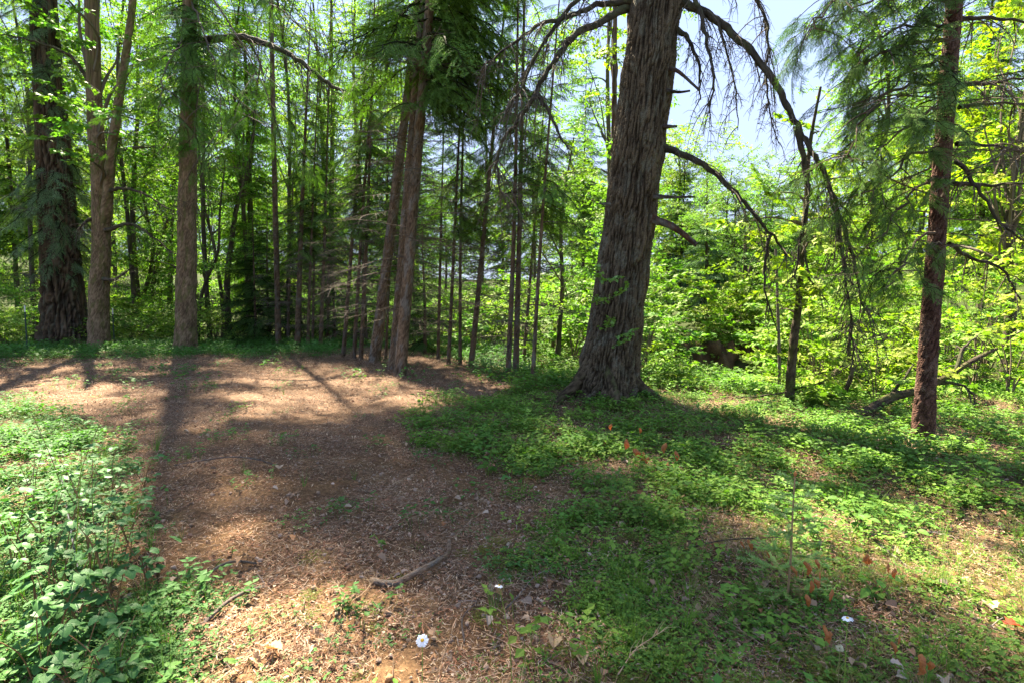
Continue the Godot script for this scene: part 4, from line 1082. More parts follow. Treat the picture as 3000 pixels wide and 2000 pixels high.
	for row in 3:
		var px := -700.0
		while px < 3000.0:
			var d := [25.5, 37.0, 56.0][row] + rr(-2.0, 2.0) as float
			var gap := smoothstep(1480.0, 1620.0, px) * (1.0 - smoothstep(1900.0, 2050.0, px))
			if (gap > 0.3 and row < 1) or (row < 1 and px > 840.0 and px < 1400.0) or (row < 2 and px > 980.0 and px < 1260.0):
				px += 90.0
				continue
			var p := spot(px, d)
			var h := lerpf(rr(13, 19) if row == 0 else rr(14, 21), 10.8, gap) if row < 2 else lerpf(rr(11, 15), 6.5, gap)
			if rng.randf() < [0.82, 0.72, 0.8][row] or gap > 0.2:
				var lumps := []
				for k in 5:
					var u := (k + 0.5) / 5.0
					lumps.append([Vector3(rr(-1.2, 1.2), h * (0.12 + 0.82 * u), rr(-1.0, 1.0)), Vector3(2.6, h * 0.13, 2.4) * rr(0.8, 1.15), int(rr(34, 50) * (1.0 if u < 0.5 else 1.25))])
				broadleaf("leafy_tree", "%s light green leafy tree %s" % [["nearer", "farther", "farthest"][row], zone(px)], gl, p, [Vector3(0, -0.3, 0), Vector3(rr(-0.3, 0.3), h * 0.3, 0), Vector3(rr(-0.6, 0.6), h * 0.65, 0), Vector3(rr(-0.6, 0.6), h * 0.9, 0)], rr(0.1, 0.2), lumps, {"sides": 8, "dv": 0.3, "bark": pole, "size": [1.3, 1.5, 2.3][row], "tint": Color(0.18, 0.34, 0.065).lerp(Color(0.29, 0.42, 0.07), rng.randf()), "limbs": 2, "gap": -0.22})
			else:
				conifer("backdrop_conifer", "%s green backdrop conifer %s" % [["nearer", "farther", "farthest"][row], zone(px)], gc, p, UP + Vector3(rr(-0.03, 0.03), 0, 0), h * 1.25, rr(0.12, 0.2), {"sides": 8, "dv": 0.3, "h0": rr(1.5, 5.0), "len": rr(2.2, 3.0), "dens": 1.1, "dead_n": 20, "dead0": 1.0, "dead1": 6.0, "above": 0.2, "bough": "fir_far", "bark": pole, "tint": Color(0.17, 0.3, 0.065), "pitch": -0.1})
			px += [150.0, 105.0, 70.0][row] * rr(0.75, 1.25)

func undergrowth() -> void:
	var herbs := [[], [], [], []]
	var hc := [[], [], [], []]
	var bigs := [[], [], [], []]
	var bc := [[], [], [], []]
	var grass := [[], [], []]
	var gc := [[], [], []]
	for k in 26000:
		var d := 1.2 + 20.0 * pow(rng.randf(), 1.7)
		var x := rr(-1.05, 1.05) * d
		var z := -d
		var g := green(x, z)
		var patch := nz.get_noise_2d(x * 1.3 + 70.0, z * 1.3)
		var straw := smoothstep(0.0, 0.6, x * 0.9 + z + 1.4 + patch) if z > -3.6 else 0.0
		g *= 1.0 - 0.75 * straw
		if rng.randf() > g * clampf(0.5 + patch * 1.9, 0.05, 1.0) and rng.randf() > 0.012: continue
		if x > 2.6 and z < -15.0: continue
		var right := x > edge_x(RB, z) - 0.3
		var tint := Color(0.09, 0.21, 0.035).lerp(Color(0.19, 0.31, 0.045), rng.randf()) if right else Color(0.09, 0.21, 0.05)
		tint = tint * rr(0.75, 1.25)
		tint.a = 1.0
		var m := rng.randi() % 4
		var tall := 0.04 + 0.7 * (1.0 - smoothstep(-5.5, -2.8, z))
		if rng.randf() < tall:
			bigs[m].append(turned(on(x, z, -0.01), rr(0, TAU), rr(0.7, 1.3) * (1.0 if d < 9.0 else 1.6), 0.2))
			bc[m].append(tint)
		elif rng.randf() < 0.2:
			grass[m % 3].append(turned(on(x, z, -0.01), rr(0, TAU), rr(0.6, 1.3), 0.2))
			gc[m % 3].append(tint.lerp(Color(0.16, 0.24, 0.05), 0.5))
		else:
			herbs[m].append(turned(on(x, z, -0.005), rr(0, TAU), rr(0.7, 1.3) * (1.0 if d < 9.0 else 1.7), 0.15))
			hc[m].append(tint)
	for m in 4:
		scatter("ground_cover", L.herb[m], herbs[m], hc[m])
		scatter("leafy_undergrowth", L.herb_big[m], bigs[m], bc[m])
	for m in 3: scatter("grass", L.grass[m], grass[m], gc[m])
	var lit := [[], [], [], []]
	var lc := [[], [], [], []]
	for k in 9500:
		var d := 1.1 + 16.0 * pow(rng.randf(), 1.6)
		var x := rr(-1.0, 1.0) * d
		var ln := nz.get_noise_2d(x * 1.7 + 33.0, d * 1.7) + 0.5 * nz.get_noise_2d(x * 5.0, d * 5.0)
		if rng.randf() > smoothstep(-0.5, 0.6, ln + 0.35 * smoothstep(3.0, 6.0, d)): continue
		var m := rng.randi() % 4
		lit[m].append(turned(on(x, -d, 0.006 + 0.001 * d), rr(0, TAU), rr(0.7, 1.2) * (1.0 + d * 0.1), 0.05))
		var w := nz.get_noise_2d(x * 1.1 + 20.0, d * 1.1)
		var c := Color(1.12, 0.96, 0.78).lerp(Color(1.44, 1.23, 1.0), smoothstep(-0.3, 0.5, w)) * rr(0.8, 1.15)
		c.a = 1.0
		lc[m].append(c)
	for m in 4: scatter("needle_litter", L.litter[m], lit[m], lc[m])
	var st := [[], [], [], [], []]
	var sc := [[], [], [], [], []]
	for k in 3800:
		var d := 1.1 + 6.0 * pow(rng.randf(), 1.8)
		var x := rr(-0.9, 0.95) * d
		if green(x, -d) > 0.7 and rng.randf() < 0.85: continue
		var m := rng.randi() % 5
		var s := 0.008 + 0.028 * pow(rng.randf(), 4.0)
		st[m].append(turned(on(x, -d, s * 0.15), rr(0, TAU), s, 0.6))
		var c := Color(0.3, 0.2, 0.13).lerp(Color(0.36, 0.27, 0.2), rng.randf()) * rr(0.6, 1.2)
		c.a = 1.0
		sc[m].append(c)
	for m in 5: scatter("gravel", L.lump[m], st[m], sc[m])

func stick(called: String, label: String, pts: Array, r0: float, r1: float, hi: Color, cat := "stick", side_twigs := 0) -> Node3D:
	var base: Vector3 = pts[0]
	var t := thing(called, label, cat, base)
	var line := curve(pts.map(func(p): return p - base + UP * r0 * 0.6), 5)
	bark_part("stem", t, line, r0, r1, 10, 0.02, {"amp": 0.12, "fu": 0.015, "fv": 0.05, "flare": 0.0, "hi": hi * 1.35, "lo": hi * Color(0.85, 0.8, 0.76), "patch": Color(0.3, 0.29, 0.25), "amount": 0.2})
	for k in side_twigs:
		var p := line[int(rr(0.3, 0.95) * (line.size() - 1))]
		var a := Acc.new()
		var d := Vector3(rr(-1, 1), rr(0.0, 0.25), rr(-1, 1)).normalized()
		var ln := rr(0.06, 0.16)
		tube(a, [p, p + d * ln * 0.5 + Vector3(0, 0.006, 0), p + d * ln], r1 * 0.6, 0.0012, 5, hi * 0.9)
		put("twig", mesh_of([[a, M.litter]]), t)
	return t
var leaf_kinds := {}
func leaf_mesh(shape: Array, n: int, cup: float, m: Material, stalk := 0.0) -> Array:   # single leaves, 1 long, lying along +x
	var out := []
	for k in n:
		var a := Acc.new()
		var f := vary(0.18)
		leaf(a, Vector3(stalk, 0, 0), Vector3(1, rr(-0.1, 0.1), 0), Vector3(0, 1, rr(-0.15, 0.15)), 1.0 - stalk, shape, f, cup * rr(0.6, 1.3), rr(0.05, 0.35))
		if stalk > 0.0: tube(a, [Vector3.ZERO, Vector3(stalk, 0, 0)], 0.012, 0.01, 3, f)
		out.append(mesh_of([[a, m]]))
	return out
func curled_leaf(m: Material) -> ArrayMesh:   # a dried leaf, 1 long along +x, rolled and twisted
	var a := Acc.new()
	var rows := []
	var tw := rr(0.8, 2.2) * (1.0 if rng.randf() < 0.5 else -1.0)
	var roll := rr(0.9, 2.0)
	for k in 8:
		var u := k / 7.0
		var w := 0.26 * sin(PI * pow(u, 0.8)) * rr(0.65, 1.25) + 0.015
		var c := Vector3(u, 0.12 * sin(u * 4.0) * roll, 0.08 * sin(u * 3.0 + tw))
		var row := []
		for j in 5:
			var e := (j - 2.0) / 2.0
			var q := Vector3(0, cos(e * roll) * w * 0.8 - w * 0.8, sin(e * roll) * w).rotated(Vector3.RIGHT, tw * u)
			row.append(c + q + Vector3(0, rr(-0.02, 0.02), rr(-0.02, 0.02)))
		rows.append(row)
	for k in 7:
		for j in 4:
			var f := rr(0.75, 1.15)
			var col := Color(f, f * rr(0.85, 1.1), f)
			a.tri(rows[k][j], rows[k + 1][j], rows[k + 1][j + 1], col)
			a.tri(rows[k][j], rows[k + 1][j + 1], rows[k][j + 1], col)
	return mesh_of([[a, m]])
# a plant of upright stems whose leaves are parts
func leafy_plant(called: String, label: String, group: String, base: Vector3, high: float, stems: int, per: int, kind: Array, size: float, spread: float, cat := "shrub", three := true, stem_col := Color(0.2, 0.12, 0.06)) -> Node3D:
	var t := thing(called, label, cat, base, group)
	for k in stems:
		var an := TAU * k / stems + rr(-0.5, 0.5)
		var e := Vector3(cos(an) * spread * rr(0.4, 1.0), high * rr(0.7, 1.05), sin(an) * spread * rr(0.4, 1.0))
		var line := curve([Vector3(rr(-0.03, 0.03), -0.03, rr(-0.03, 0.03)), e * Vector3(0.35, 0.55, 0.35), e], 5)
		var a := Acc.new()
		tube(a, line, 0.0035, 0.0015, 5, stem_col)
		put("stem", mesh_of([[a, M.twig]]), t)
		for m in per:
			var u := lerpf(0.25, 1.0, (m + 0.6) / per)
			var p := line[mini(int(u * (line.size() - 1)), line.size() - 1)]
			var yaw := m * 2.4 + rr(-0.4, 0.4)
			if three:
				var st := Vector3(cos(yaw), rr(0.15, 0.5), sin(yaw)).normalized() * size * rr(0.5, 1.0)
				for j in 3:
					var y2: float = yaw + [0.0, 1.15, -1.15][j]
					put_leaf(t, kind, p + st, Vector3(cos(y2), rr(-0.25, 0.15), sin(y2)), size * (1.0 if j == 0 else 0.85) * rr(0.75, 1.15))
			else:
				put_leaf(t, kind, p, Vector3(cos(yaw), rr(-0.2, 0.35), sin(yaw)), size * rr(0.7, 1.2))
	return t
func put_leaf(t: Node3D, kind: Array, p: Vector3, dir: Vector3, s: float) -> void:
	put("leaf", kind[rng.randi() % kind.size()], t, Transform3D((basis_x(dir, (UP + Vector3(rr(-0.4, 0.4), 0, rr(-0.4, 0.4))).normalized())).scaled(Vector3.ONE * s), p))
func daisy(label: String, foot: Vector3, head: Vector3, face: Vector3, size: float, group: String) -> void:
	var t := thing("daisy", label, "flower", foot, group)
	var e := head - foot
	var a := Acc.new()
	tube(a, curve([Vector3(0, -0.02, 0), e * Vector3(0.2, 0.5, 0.2), e], 5), 0.0016, 0.0012, 5, Color(0.16, 0.24, 0.04))
	put("stem", mesh_of([[a, M.twig]]), t)
	var b := basis_x(face.normalized())
	var pm := []
	for v in 3:
		var q := Acc.new()
		leaf(q, Vector3.ZERO, Vector3(1, rr(-0.12, 0.05), 0), Vector3(0, 1, rr(-0.2, 0.2)), 1.0, [[0.0, 0.0], [0.1, 0.15], [0.17, 0.6], [0.14, 0.92], [0.05, 0.97], [0.0, 0.95]], Color(0.8, 0.8, 0.78), 0.2, 0.15)
		pm.append(mesh_of([[q, M.petal]]))
	for k in 19:
		var an := TAU * k / 19 + rr(-0.08, 0.08)
		var d := b.y * cos(an) + b.z * sin(an)
		put("petal", pm[k % 3], t, Transform3D(basis_x(d - b.x * rr(0.0, 0.25), b.x).scaled(Vector3.ONE * size * 0.5 * rr(0.9, 1.05)), e + d * size * 0.1))
	var c := Acc.new()
	var disc := SphereMesh.new()
	disc.radius = size * 0.16
	disc.height = size * 0.2
	disc.radial_segments = 14
	disc.rings = 7
	var dm := StandardMaterial3D.new()
	dm.albedo_color = Color(0.62, 0.36, 0.02).linear_to_srgb()
	dm.roughness = 0.9
	disc.material = dm
	put("flower_centre", disc, t, Transform3D(Basis(b.y, b.x, -b.z), e + b.x * size * 0.02))

func foreground() -> void:
	M.bush = M.gloss.duplicate()
	M.bush.albedo_color = Color(0.065, 0.165, 0.045).linear_to_srgb()
	M.lush = M.leaf.duplicate()
	M.lush.albedo_color = Color(0.11, 0.24, 0.04).linear_to_srgb()
	M.rust = M.dry.duplicate()
	M.rust.albedo_color = Color(0.4, 0.17, 0.055).linear_to_srgb()
	M.pale_dry = M.dry.duplicate()
	M.pale_dry.albedo_color = Color(0.4, 0.31, 0.21).linear_to_srgb()
	M.red_dry = M.dry.duplicate()
	M.red_dry.albedo_color = Color(0.42, 0.07, 0.025).linear_to_srgb()
	var bush := leaf_mesh(LOBED, 5, 0.2, M.bush, 0.12)
	var lush := leaf_mesh(OVAL, 4, 0.2, M.lush, 0.08)
	var maple := leaf_mesh(MAPLE, 3, 0.15, M.lush, 0.1)
	# the bush at the lower left: [column, distance, height, stems, leaves per stem, label]
	var g := "leafy plants of the bush at the lower left"
	for a in [
		[118, 3.35, 0.86, 2, 5, "tallest leafy shoot of the left bush, standing up against the bare ground"],
		[60, 3.0, 0.62, 4, 5, "dense bush plant at the left picture edge, below the tall shoot"],
		[170, 2.9, 0.6, 4, 5, "bush plant in the middle of the dark green thicket at left"],
		[255, 3.1, 0.42, 4, 4, "low bush plant at the thicket's right rim, next to the litter"],
		[40, 2.5, 0.5, 4, 5, "shaded bush plant leaning out of the left edge"],
		[130, 2.35, 0.5, 4, 5, "broad-leaved bush plant beside the tall yellow grass stem"],
		[215, 2.4, 0.36, 3, 4, "bush plant with grey twigs under it, right of the grass stem"],
		[30, 3.8, 0.5, 3, 4, "far bush plant at the left edge, behind the thicket"],
		[215, 3.9, 0.4, 3, 4, "far low bush plant behind the thicket, on the sunny litter"],
		[300, 4.2, 0.32, 3, 3, "small outlying plant farthest up the bare ground at left"],
		[20, 2.05, 0.36, 3, 4, "sunlit bush plant at the left edge, leaves shining white"],
		[110, 1.95, 0.3, 4, 4, "sunlit bush plant with pale shining leaves above the straw"],
		[200, 2.0, 0.24, 4, 3, "low shining plant spreading over the dry grass"],
		[90, 2.7, 0.55, 4, 5, "dense bush plant filling the heart of the thicket"],
		[200, 2.65, 0.5, 4, 4, "bush plant on the thicket's right flank, above the grey twigs"],
		[150, 3.6, 0.5, 4, 4, "bush plant directly behind the tallest shoot"],
		[-20, 2.9, 0.6, 4, 5, "bush plant cut by the left picture edge at half height"],
		[290, 2.75, 0.3, 4, 3, "low bush plant creeping out onto the litter, right of the thicket"],
		[60, 2.2, 0.42, 4, 5, "bush plant with lit top leaves under the left edge thicket"],
		[60, 1.72, 0.2, 4, 4, "low bright plant in the bottom left corner"],
	]:
		leafy_plant("leafy_bush", a[5], g, spot(a[0], a[1]), a[2], a[3], a[4], bush, 0.058, 0.16 + 0.1 * a[2])
	g = "trailing leafy plants on the bottom left soil"
	for a in [[330, 1.62, 0.14, 5, 4, "dense low trailing plant at the bottom edge, left of the small pine cone"], [255, 1.6, 0.1, 4, 3, "low trailing plant at the bottom edge by the dry straw"], [405, 1.72, 0.12, 3, 3, "trailing plant whose pale leaves overlap the long dark stick"], [490, 1.78, 0.08, 2, 2, "small lone trailing sprig right of the dark stick"], [372, 1.95, 0.14, 2, 3, "thin trailing sprig climbing over the dark stick"], [170, 1.6, 0.12, 4, 4, "low trailing plant in the bottom left straw"]]:
		leafy_plant("trailing_plant", a[5], g, spot(a[0], a[1]), a[2], a[3], a[4], lush if a[0] > 300 else bush, 0.05, 0.16)
	g = "small green plants scattered on the bare soil"
	for a in [[420, 2.75, 0.07, 2, 2, "small plant with pale leaflets on the litter right of the wooden peg"], [462, 2.9, 0.06, 1, 2, "tiny plant with one whorl of leaflets above the pale one"], [500, 3.1, 0.06, 1, 2, "single bright leaf pair on the bare brown soil"], [1215, 2.3, 0.09, 2, 3, "dark green seedling on the bare soil right of the curved stick"], [1335, 2.38, 0.11, 2, 4, "pale broad-leaved seedling where soil meets green cover"], [770, 2.45, 0.07, 2, 2, "small seedling left of the curved stick's end"], [860, 3.15, 0.08, 2, 2, "small green seedling on bare soil above the curved stick"], [858, 1.9, 0.07, 2, 3, "feathery little seedling left of the white daisy"], [1440, 1.75, 0.14, 3, 3, "fresh seedling at the bottom edge right of the daisy stem"], [965, 6.9, 0.4, 3, 5, "leafy sprout standing on bare ground before the green patch"], [1022, 7.6, 0.34, 3, 5, "leafy sprout farther back, left of the huge fir"], [1650, 2.0, 0.16, 2, 4, "large pale-leaved herb in the green cover, bottom centre right"], [1708, 2.15, 0.12, 2, 3, "light green herb with oval leaves beside a dead brown leaf"]]:
		leafy_plant("seedling", a[5], g, spot(a[0], a[1]), a[2], a[3], a[4], lush, 0.045 if a[1] < 5.0 else 0.09, 0.05 + 0.2 * a[2], "seedling", false, Color(0.12, 0.2, 0.04))
	g = "broad-leaved weeds in the green cover on the right"
	for a in [[1120, 4.7, 0.34, 5, 6, "tuft of narrow pale leaves at the green patch's left rim"], [1060, 5.3, 0.26, 4, 5, "leafy weed at the far left tip of the green patch"], [1300, 6.2, 0.34, 4, 5, "leafy weed just below the huge fir's left root"], [1500, 5.8, 0.34, 4, 5, "leafy weed below the huge fir's right root"], [1620, 5.0, 0.3, 4, 5, "shaded leafy weed right of the orange dead leaves"], [1900, 3.3, 0.3, 4, 5, "sunlit leafy weed right of the small fir seedling"], [2010, 3.4, 0.24, 4, 5, "bright low weed in the sunny strip at right"], [2130, 3.3, 0.22, 4, 4, "bright weed near the right edge of the sunny strip"], [2060, 2.6, 0.16, 4, 4, "spreading weed beside the straw at right"], [1760, 6.4, 0.45, 4, 6, "taller weed in the shade before the fallen pole"], [1980, 5.2, 0.4, 4, 6, "taller weed in the shade left of the red-barked conifer"], [2230, 5.0, 0.4, 4, 6, "taller weed right of the red-barked conifer's foot"], [2300, 4.0, 0.3, 4, 5, "shaded weed at the right picture edge"]]:
		leafy_plant("broadleaf_weed", a[5], g, spot(a[0], a[1]), a[2], a[3], a[4], lush, 0.07, 0.1 + 0.3 * a[2], "weed", false, Color(0.14, 0.2, 0.04))
	# sticks
	stick("curved_stick", "thick curved brown stick bowed like a hook on the bare soil", [on(-0.74, -2.70) + UP * 0.01 + UP * 0.015, on(-0.61, -2.69) + UP * 0.012 + UP * 0.015, on(-0.49, -2.77) + UP * 0.015 + UP * 0.015, on(-0.41, -2.93) + UP * 0.02 + UP * 0.015, on(-0.38, -3.08) + UP * 0.03, on(-0.39, -3.24) + UP * 0.05], 0.02, 0.013, Color(0.4, 0.27, 0.175))
	stick("dead_stick", "long dark stick slanting over the sunny soil, lower of two", [on(-1.43, -2.34) + UP * 0.01, on(-1.38, -2.50) + UP * 0.02, on(-1.33, -2.61) + UP * 0.025, on(-1.29, -2.71) + UP * 0.03, on(-1.27, -2.81) + UP * 0.03], 0.01, 0.007, Color(0.24, 0.19, 0.16), "stick", 2)
	stick("dead_stick", "pale bent stick slanting over the sunny soil, upper of two", [on(-1.66, -2.60) + UP * 0.01, on(-1.66, -2.73) + UP * 0.02, on(-1.61, -2.84) + UP * 0.03, on(-1.53, -2.88) + UP * 0.03, on(-1.43, -2.91) + UP * 0.02], 0.01, 0.006, Color(0.36, 0.29, 0.22), "stick", 1)
	stick("wooden_peg", "short upright wooden peg stuck in the dark litter", [on(-1.92, -2.81) - UP * 0.03, on(-1.92, -2.81) + UP * 0.03, on(-1.92, -2.81) + UP * 0.075], 0.009, 0.008, Color(0.3, 0.2, 0.1), "peg")
	for a in [
		["thin grey twig lying across the soil, left of the daisy", [on(-0.99, -2.40), on(-0.80, -2.27), on(-0.62, -2.10)], Color(0.32, 0.29, 0.27), 0.004],
		["thin bluish twig leaning beside the leafy bush", [on(-2.06, -2.50), on(-2.53, -3.00) + UP * 0.12, on(-3.16, -3.68) + UP * 0.3], Color(0.3, 0.3, 0.3), 0.006],
		["forked pale twig between the daisies, pointing at the seedling", [on(-0.03, -2.56), on(0.03, -2.70) + UP * 0.02, on(0.12, -2.90) + UP * 0.02], Color(0.34, 0.31, 0.28), 0.004],
		["thin curled twig on bare soil right of the daisy head", [on(-0.21, -2.26), on(-0.23, -2.39) + UP * 0.01, on(-0.18, -2.54) + UP * 0.01, on(-0.18, -2.61)], Color(0.32, 0.27, 0.24), 0.004],
		["dark twig standing off the soil left of the daisy", [on(-0.64, -2.18), on(-0.66, -2.29) + UP * 0.01, on(-0.68, -2.37) + UP * 0.01], Color(0.16, 0.11, 0.08), 0.005],
		["long thin twig across the soil below the two slanting sticks", [on(-1.27, -2.21), on(-1.16, -2.10) + UP * 0.01, on(-1.09, -2.03)], Color(0.3, 0.25, 0.2), 0.004],
		["straight dark twig on the litter under the wooden peg", [on(-1.87, -2.76) + UP * 0.01, on(-1.74, -2.70) + UP * 0.01, on(-1.65, -2.67)], Color(0.2, 0.14, 0.11), 0.004],
		["long grey stick lying flat on the litter above the peg", [on(-3.10, -4.83), on(-2.60, -4.79) + UP * 0.02, on(-2.22, -4.66) + UP * 0.02, on(-1.92, -4.50)], Color(0.24, 0.19, 0.16), 0.008],
		["broken pale stick pile piece left of the green cover", [on(0.13, -4.71), on(0.35, -4.97) + UP * 0.03, on(0.64, -5.01) + UP * 0.02], Color(0.38, 0.32, 0.25), 0.008],
		["grey stick half buried at the edge of the green cover", [on(0.30, -3.40), on(0.46, -3.34) + UP * 0.02, on(0.69, -3.36) + UP * 0.02], Color(0.14, 0.11, 0.09), 0.008],
		["slender brown stick slanting up beside the fir seedling", [on(1.03, -3.21), on(1.28, -3.16) + UP * 0.05, on(1.61, -3.07) + UP * 0.09], Color(0.15, 0.11, 0.09), 0.005],
		["pale stick in the sunny strip, right of the orange leaves", [on(2.32, -3.37), on(2.64, -3.42) + UP * 0.03, on(2.91, -3.43) + UP * 0.03], Color(0.36, 0.32, 0.27), 0.008],
		["pale crooked stick pointing down through the sunny strip", [on(2.28, -3.23), on(2.26, -2.98) + UP * 0.02, on(2.25, -2.83) + UP * 0.02, on(2.10, -2.56)], Color(0.4, 0.36, 0.31), 0.007],
		["thin pale branch lying in the straw near the right edge", [on(2.13, -2.52), on(2.19, -2.39) + UP * 0.02, on(2.25, -2.27)], Color(0.36, 0.3, 0.25), 0.007],
	]:
		var pts: Array = a[1]
		stick("thin_twig", a[0], pts.map(func(p): return p + UP * 0.012), a[3], a[3] * 0.5, a[2], "twig", 1)
	# more small sticks, all over the bare soil
	var tw := [[], [], [], [], []]
	var tc := [[], [], [], [], []]
	for k in 800:
		var d := 1.2 + 10.0 * pow(rng.randf(), 1.7)
		var x := rr(-0.95, 0.95) * d
		var m := rng.randi() % 5
		var an := rr(0, TAU)
		tw[m].append(Transform3D((basis_x(Vector3(cos(an), 0.02, sin(an))) * Basis(Vector3.RIGHT, rr(-1.6, 1.6))).scaled(Vector3(1, 0.5, 1) * rr(0.12, 0.5)), on(x, -d, 0.02)))
		tc[m].append(Color(1.2, 1, 0.8) * rr(1.0, 3.2))
	for m in 5: scatter("fallen_twigs", L.dead[m], tw[m], tc[m])
	# dead leaves lying all through the green cover
	var brown := leaf_mesh(LOBED, 5, 0.8, M.litter, 0.1)
	var fx := [[], [], [], [], []]
	var fc := [[], [], [], [], []]
	for k in 1500:
		var d := 1.3 + 9.0 * pow(rng.randf(), 1.6)
		var x := rr(-0.9, 0.95) * d
		if green(x, -d) < 0.3 and rng.randf() < 0.8: continue
		var m := rng.randi() % 5
		var an := rr(0, TAU)
		fx[m].append(Transform3D((basis_x(Vector3(cos(an), rr(-0.3, 0.4), sin(an))) * Basis(Vector3.RIGHT, rr(-0.6, 0.6))).scaled(Vector3.ONE * rr(0.025, 0.06)), on(x, -d, rr(0.012, 0.04))))
		fc[m].append(Color(0.3, 0.2, 0.12).lerp([Color(0.42, 0.34, 0.25), Color(0.32, 0.15, 0.06), Color(0.22, 0.17, 0.13)][rng.randi() % 3], rng.randf()))
	for m in 5: scatter("fallen_leaves", brown[m], fx[m], fc[m])
	# olive moss at the lower right edge of the bare soil
	var mx := [[], []]
	var mc := [[], []]
	for k in 330:
		var p := on(0.95 + 0.42 * rng.randfn(), -1.78 + 0.24 * rng.randfn(), -0.004)
		if k > 240: p = on(rr(-1.2, 2.2), rr(-3.4, -1.4), -0.004)
		mx[k % 2].append(turned(p, rr(0, TAU), rr(0.5, 1.2), 0.1))
		mc[k % 2].append(Color(0.22, 0.22, 0.035).lerp(Color(0.16, 0.22, 0.04), rng.randf()))
	for m in 2: scatter("moss", L.moss[m], mx[m], mc[m])
	# straw on the sunny slope at the lower right
	var sx := [[], [], []]
	var sy := [[], [], []]
	for k in 900:
		var p := on(rr(0.9, 3.6), rr(-3.6, -1.3), 0.0)
		if nz.get_noise_2d(p.x * 1.5 + 50.0, p.z * 1.5) + 0.25 * (p.x + p.z * 0.6) < 0.0: continue
		var m := rng.randi() % 3
		sx[m].append(turned(p, rr(0, TAU), rr(0.4, 0.9), 0.9))
		sy[m].append(Color(0.38, 0.3, 0.17).lerp(Color(0.24, 0.27, 0.07), rng.randf() * 0.7))
	for m in 3: scatter("dry_grass", L.grass[m], sx[m], sy[m])
	# daisies and a clover head
	g = "white daisies in the foreground"
	daisy("open daisy facing the camera, nearest flower, at the bottom centre", on(-0.27, -1.52), Vector3(-0.29, 0.42, -1.66), Vector3(0.05, 0.75, 0.65), 0.036, g)
	daisy("daisy seen edge-on above the seedling, right of the curved stick", on(0.0, -1.95), Vector3(-0.05, 0.42, -2.00), Vector3(0.1, 1, -0.15), 0.028, g)
	daisy("daisy seen edge-on in the green cover, below the orange leaves", Vector3(1.12, 0.23, -1.72), Vector3(1.14, 0.44, -1.75), Vector3(-0.1, 1, -0.1), 0.031, g)
	var t := thing("clover_flower", "round cream clover head on a thin stem, left of the right-hand daisy", "flower", Vector3(1.15, 0.17, -1.80))
	var a2 := Acc.new()
	var he: Vector3 = Vector3(1.15, 0.30, -1.80) - Vector3(1.15, 0.17, -1.80)
	tube(a2, [Vector3.ZERO, he], 0.0014, 0.0012, 5, Color(0.16, 0.14, 0.06))
	put("stem", mesh_of([[a2, M.twig]]), t)
	var hd := Acc.new()
	for k in 60:
		var dir := Vector3(rng.randfn(), rng.randfn(), rng.randfn()).normalized()
		simple_leaf(hd, he + dir * 0.003, dir, dir.cross(UP + Vector3(0.1, 0, 0)), 0.011, 0.2, Color(0.62, 0.6, 0.42) * rr(0.8, 1.1))
	put("flower_head", mesh_of([[hd, M.petal]]), t)
	# tall yellow-green grass stem in the bush, and tufts by the soil
	var gs := thing("tall_grass", "single tall yellow-green grass stem rising through the leafy bush", "grass", on(-2.41, -2.86))
	var ga := Acc.new()
	tube(ga, curve([Vector3(0, -0.02, 0), Vector3(-1.90, 0.55, -2.28) - on(-2.41, -2.86), Vector3(-1.89, 0.76, -2.30) - on(-2.41, -2.86), Vector3(-1.88, 0.89, -2.30) - on(-2.41, -2.86)], 4), 0.0028, 0.001, 4, Color(0.25, 0.36, 0.04))
	put("stem", mesh_of([[ga, M.leaf]]), gs)
	g = "grass tufts in the foreground"
	for a in [[680, 4.1, 0.16, "grass tuft on the litter near the middle of the clearing"], [800, 4.4, 0.14, "grass tuft beside a dead leaf on the bare clearing"], [1970, 3.9, 0.3, "tall bright grass tuft at the head of the sunny strip"], [1560, 1.75, 0.24, "grass tuft at the bottom edge, right of centre"], [1770, 1.7, 0.22, "lush grass tuft at the bottom edge under the clover"], [2180, 2.0, 0.22, "pale grass tuft on the straw at lower right"], [2240, 2.2, 0.2, "sunlit grass tuft near the red leaf"], [1390, 2.0, 0.2, "arching grass blades at the edge of the green cover"], [150, 1.62, 0.24, "yellowish grass tuft in the bottom left corner"], [330, 5.4, 0.3, "grass tuft behind the left bush on bare ground"], [1000, 8.0, 0.3, "far grass tuft before the tall trio"]]:
		var gt := thing("grass_tuft", a[3], "grass", spot(a[0], a[1]), g)
		put("blades", L.grass[rng.randi() % 3], gt, Transform3D(Basis(UP, rr(0, TAU)).scaled(Vector3.ONE * a[2] / 0.2), Vector3.ZERO)).material_override = M.lush
	# the little fir seedling
	var sb: Vector3 = on(1.41, -2.65)
	var top: Vector3 = Vector3(1.43, 0.65, -2.65) - sb
	t = thing("fir_seedling", "spindly knee-high fir seedling with a reddish bud at its tip", "seedling", sb)
	var stem := Acc.new()
	tube(stem, curve([Vector3(0, -0.03, 0), top * 0.35 + Vector3(0.006, 0, 0), top * 0.7, top], 4), 0.0065, 0.003, 7, Color(0.3, 0.2, 0.11))
	put("stem", mesh_of([[stem, M.twig]]), t)
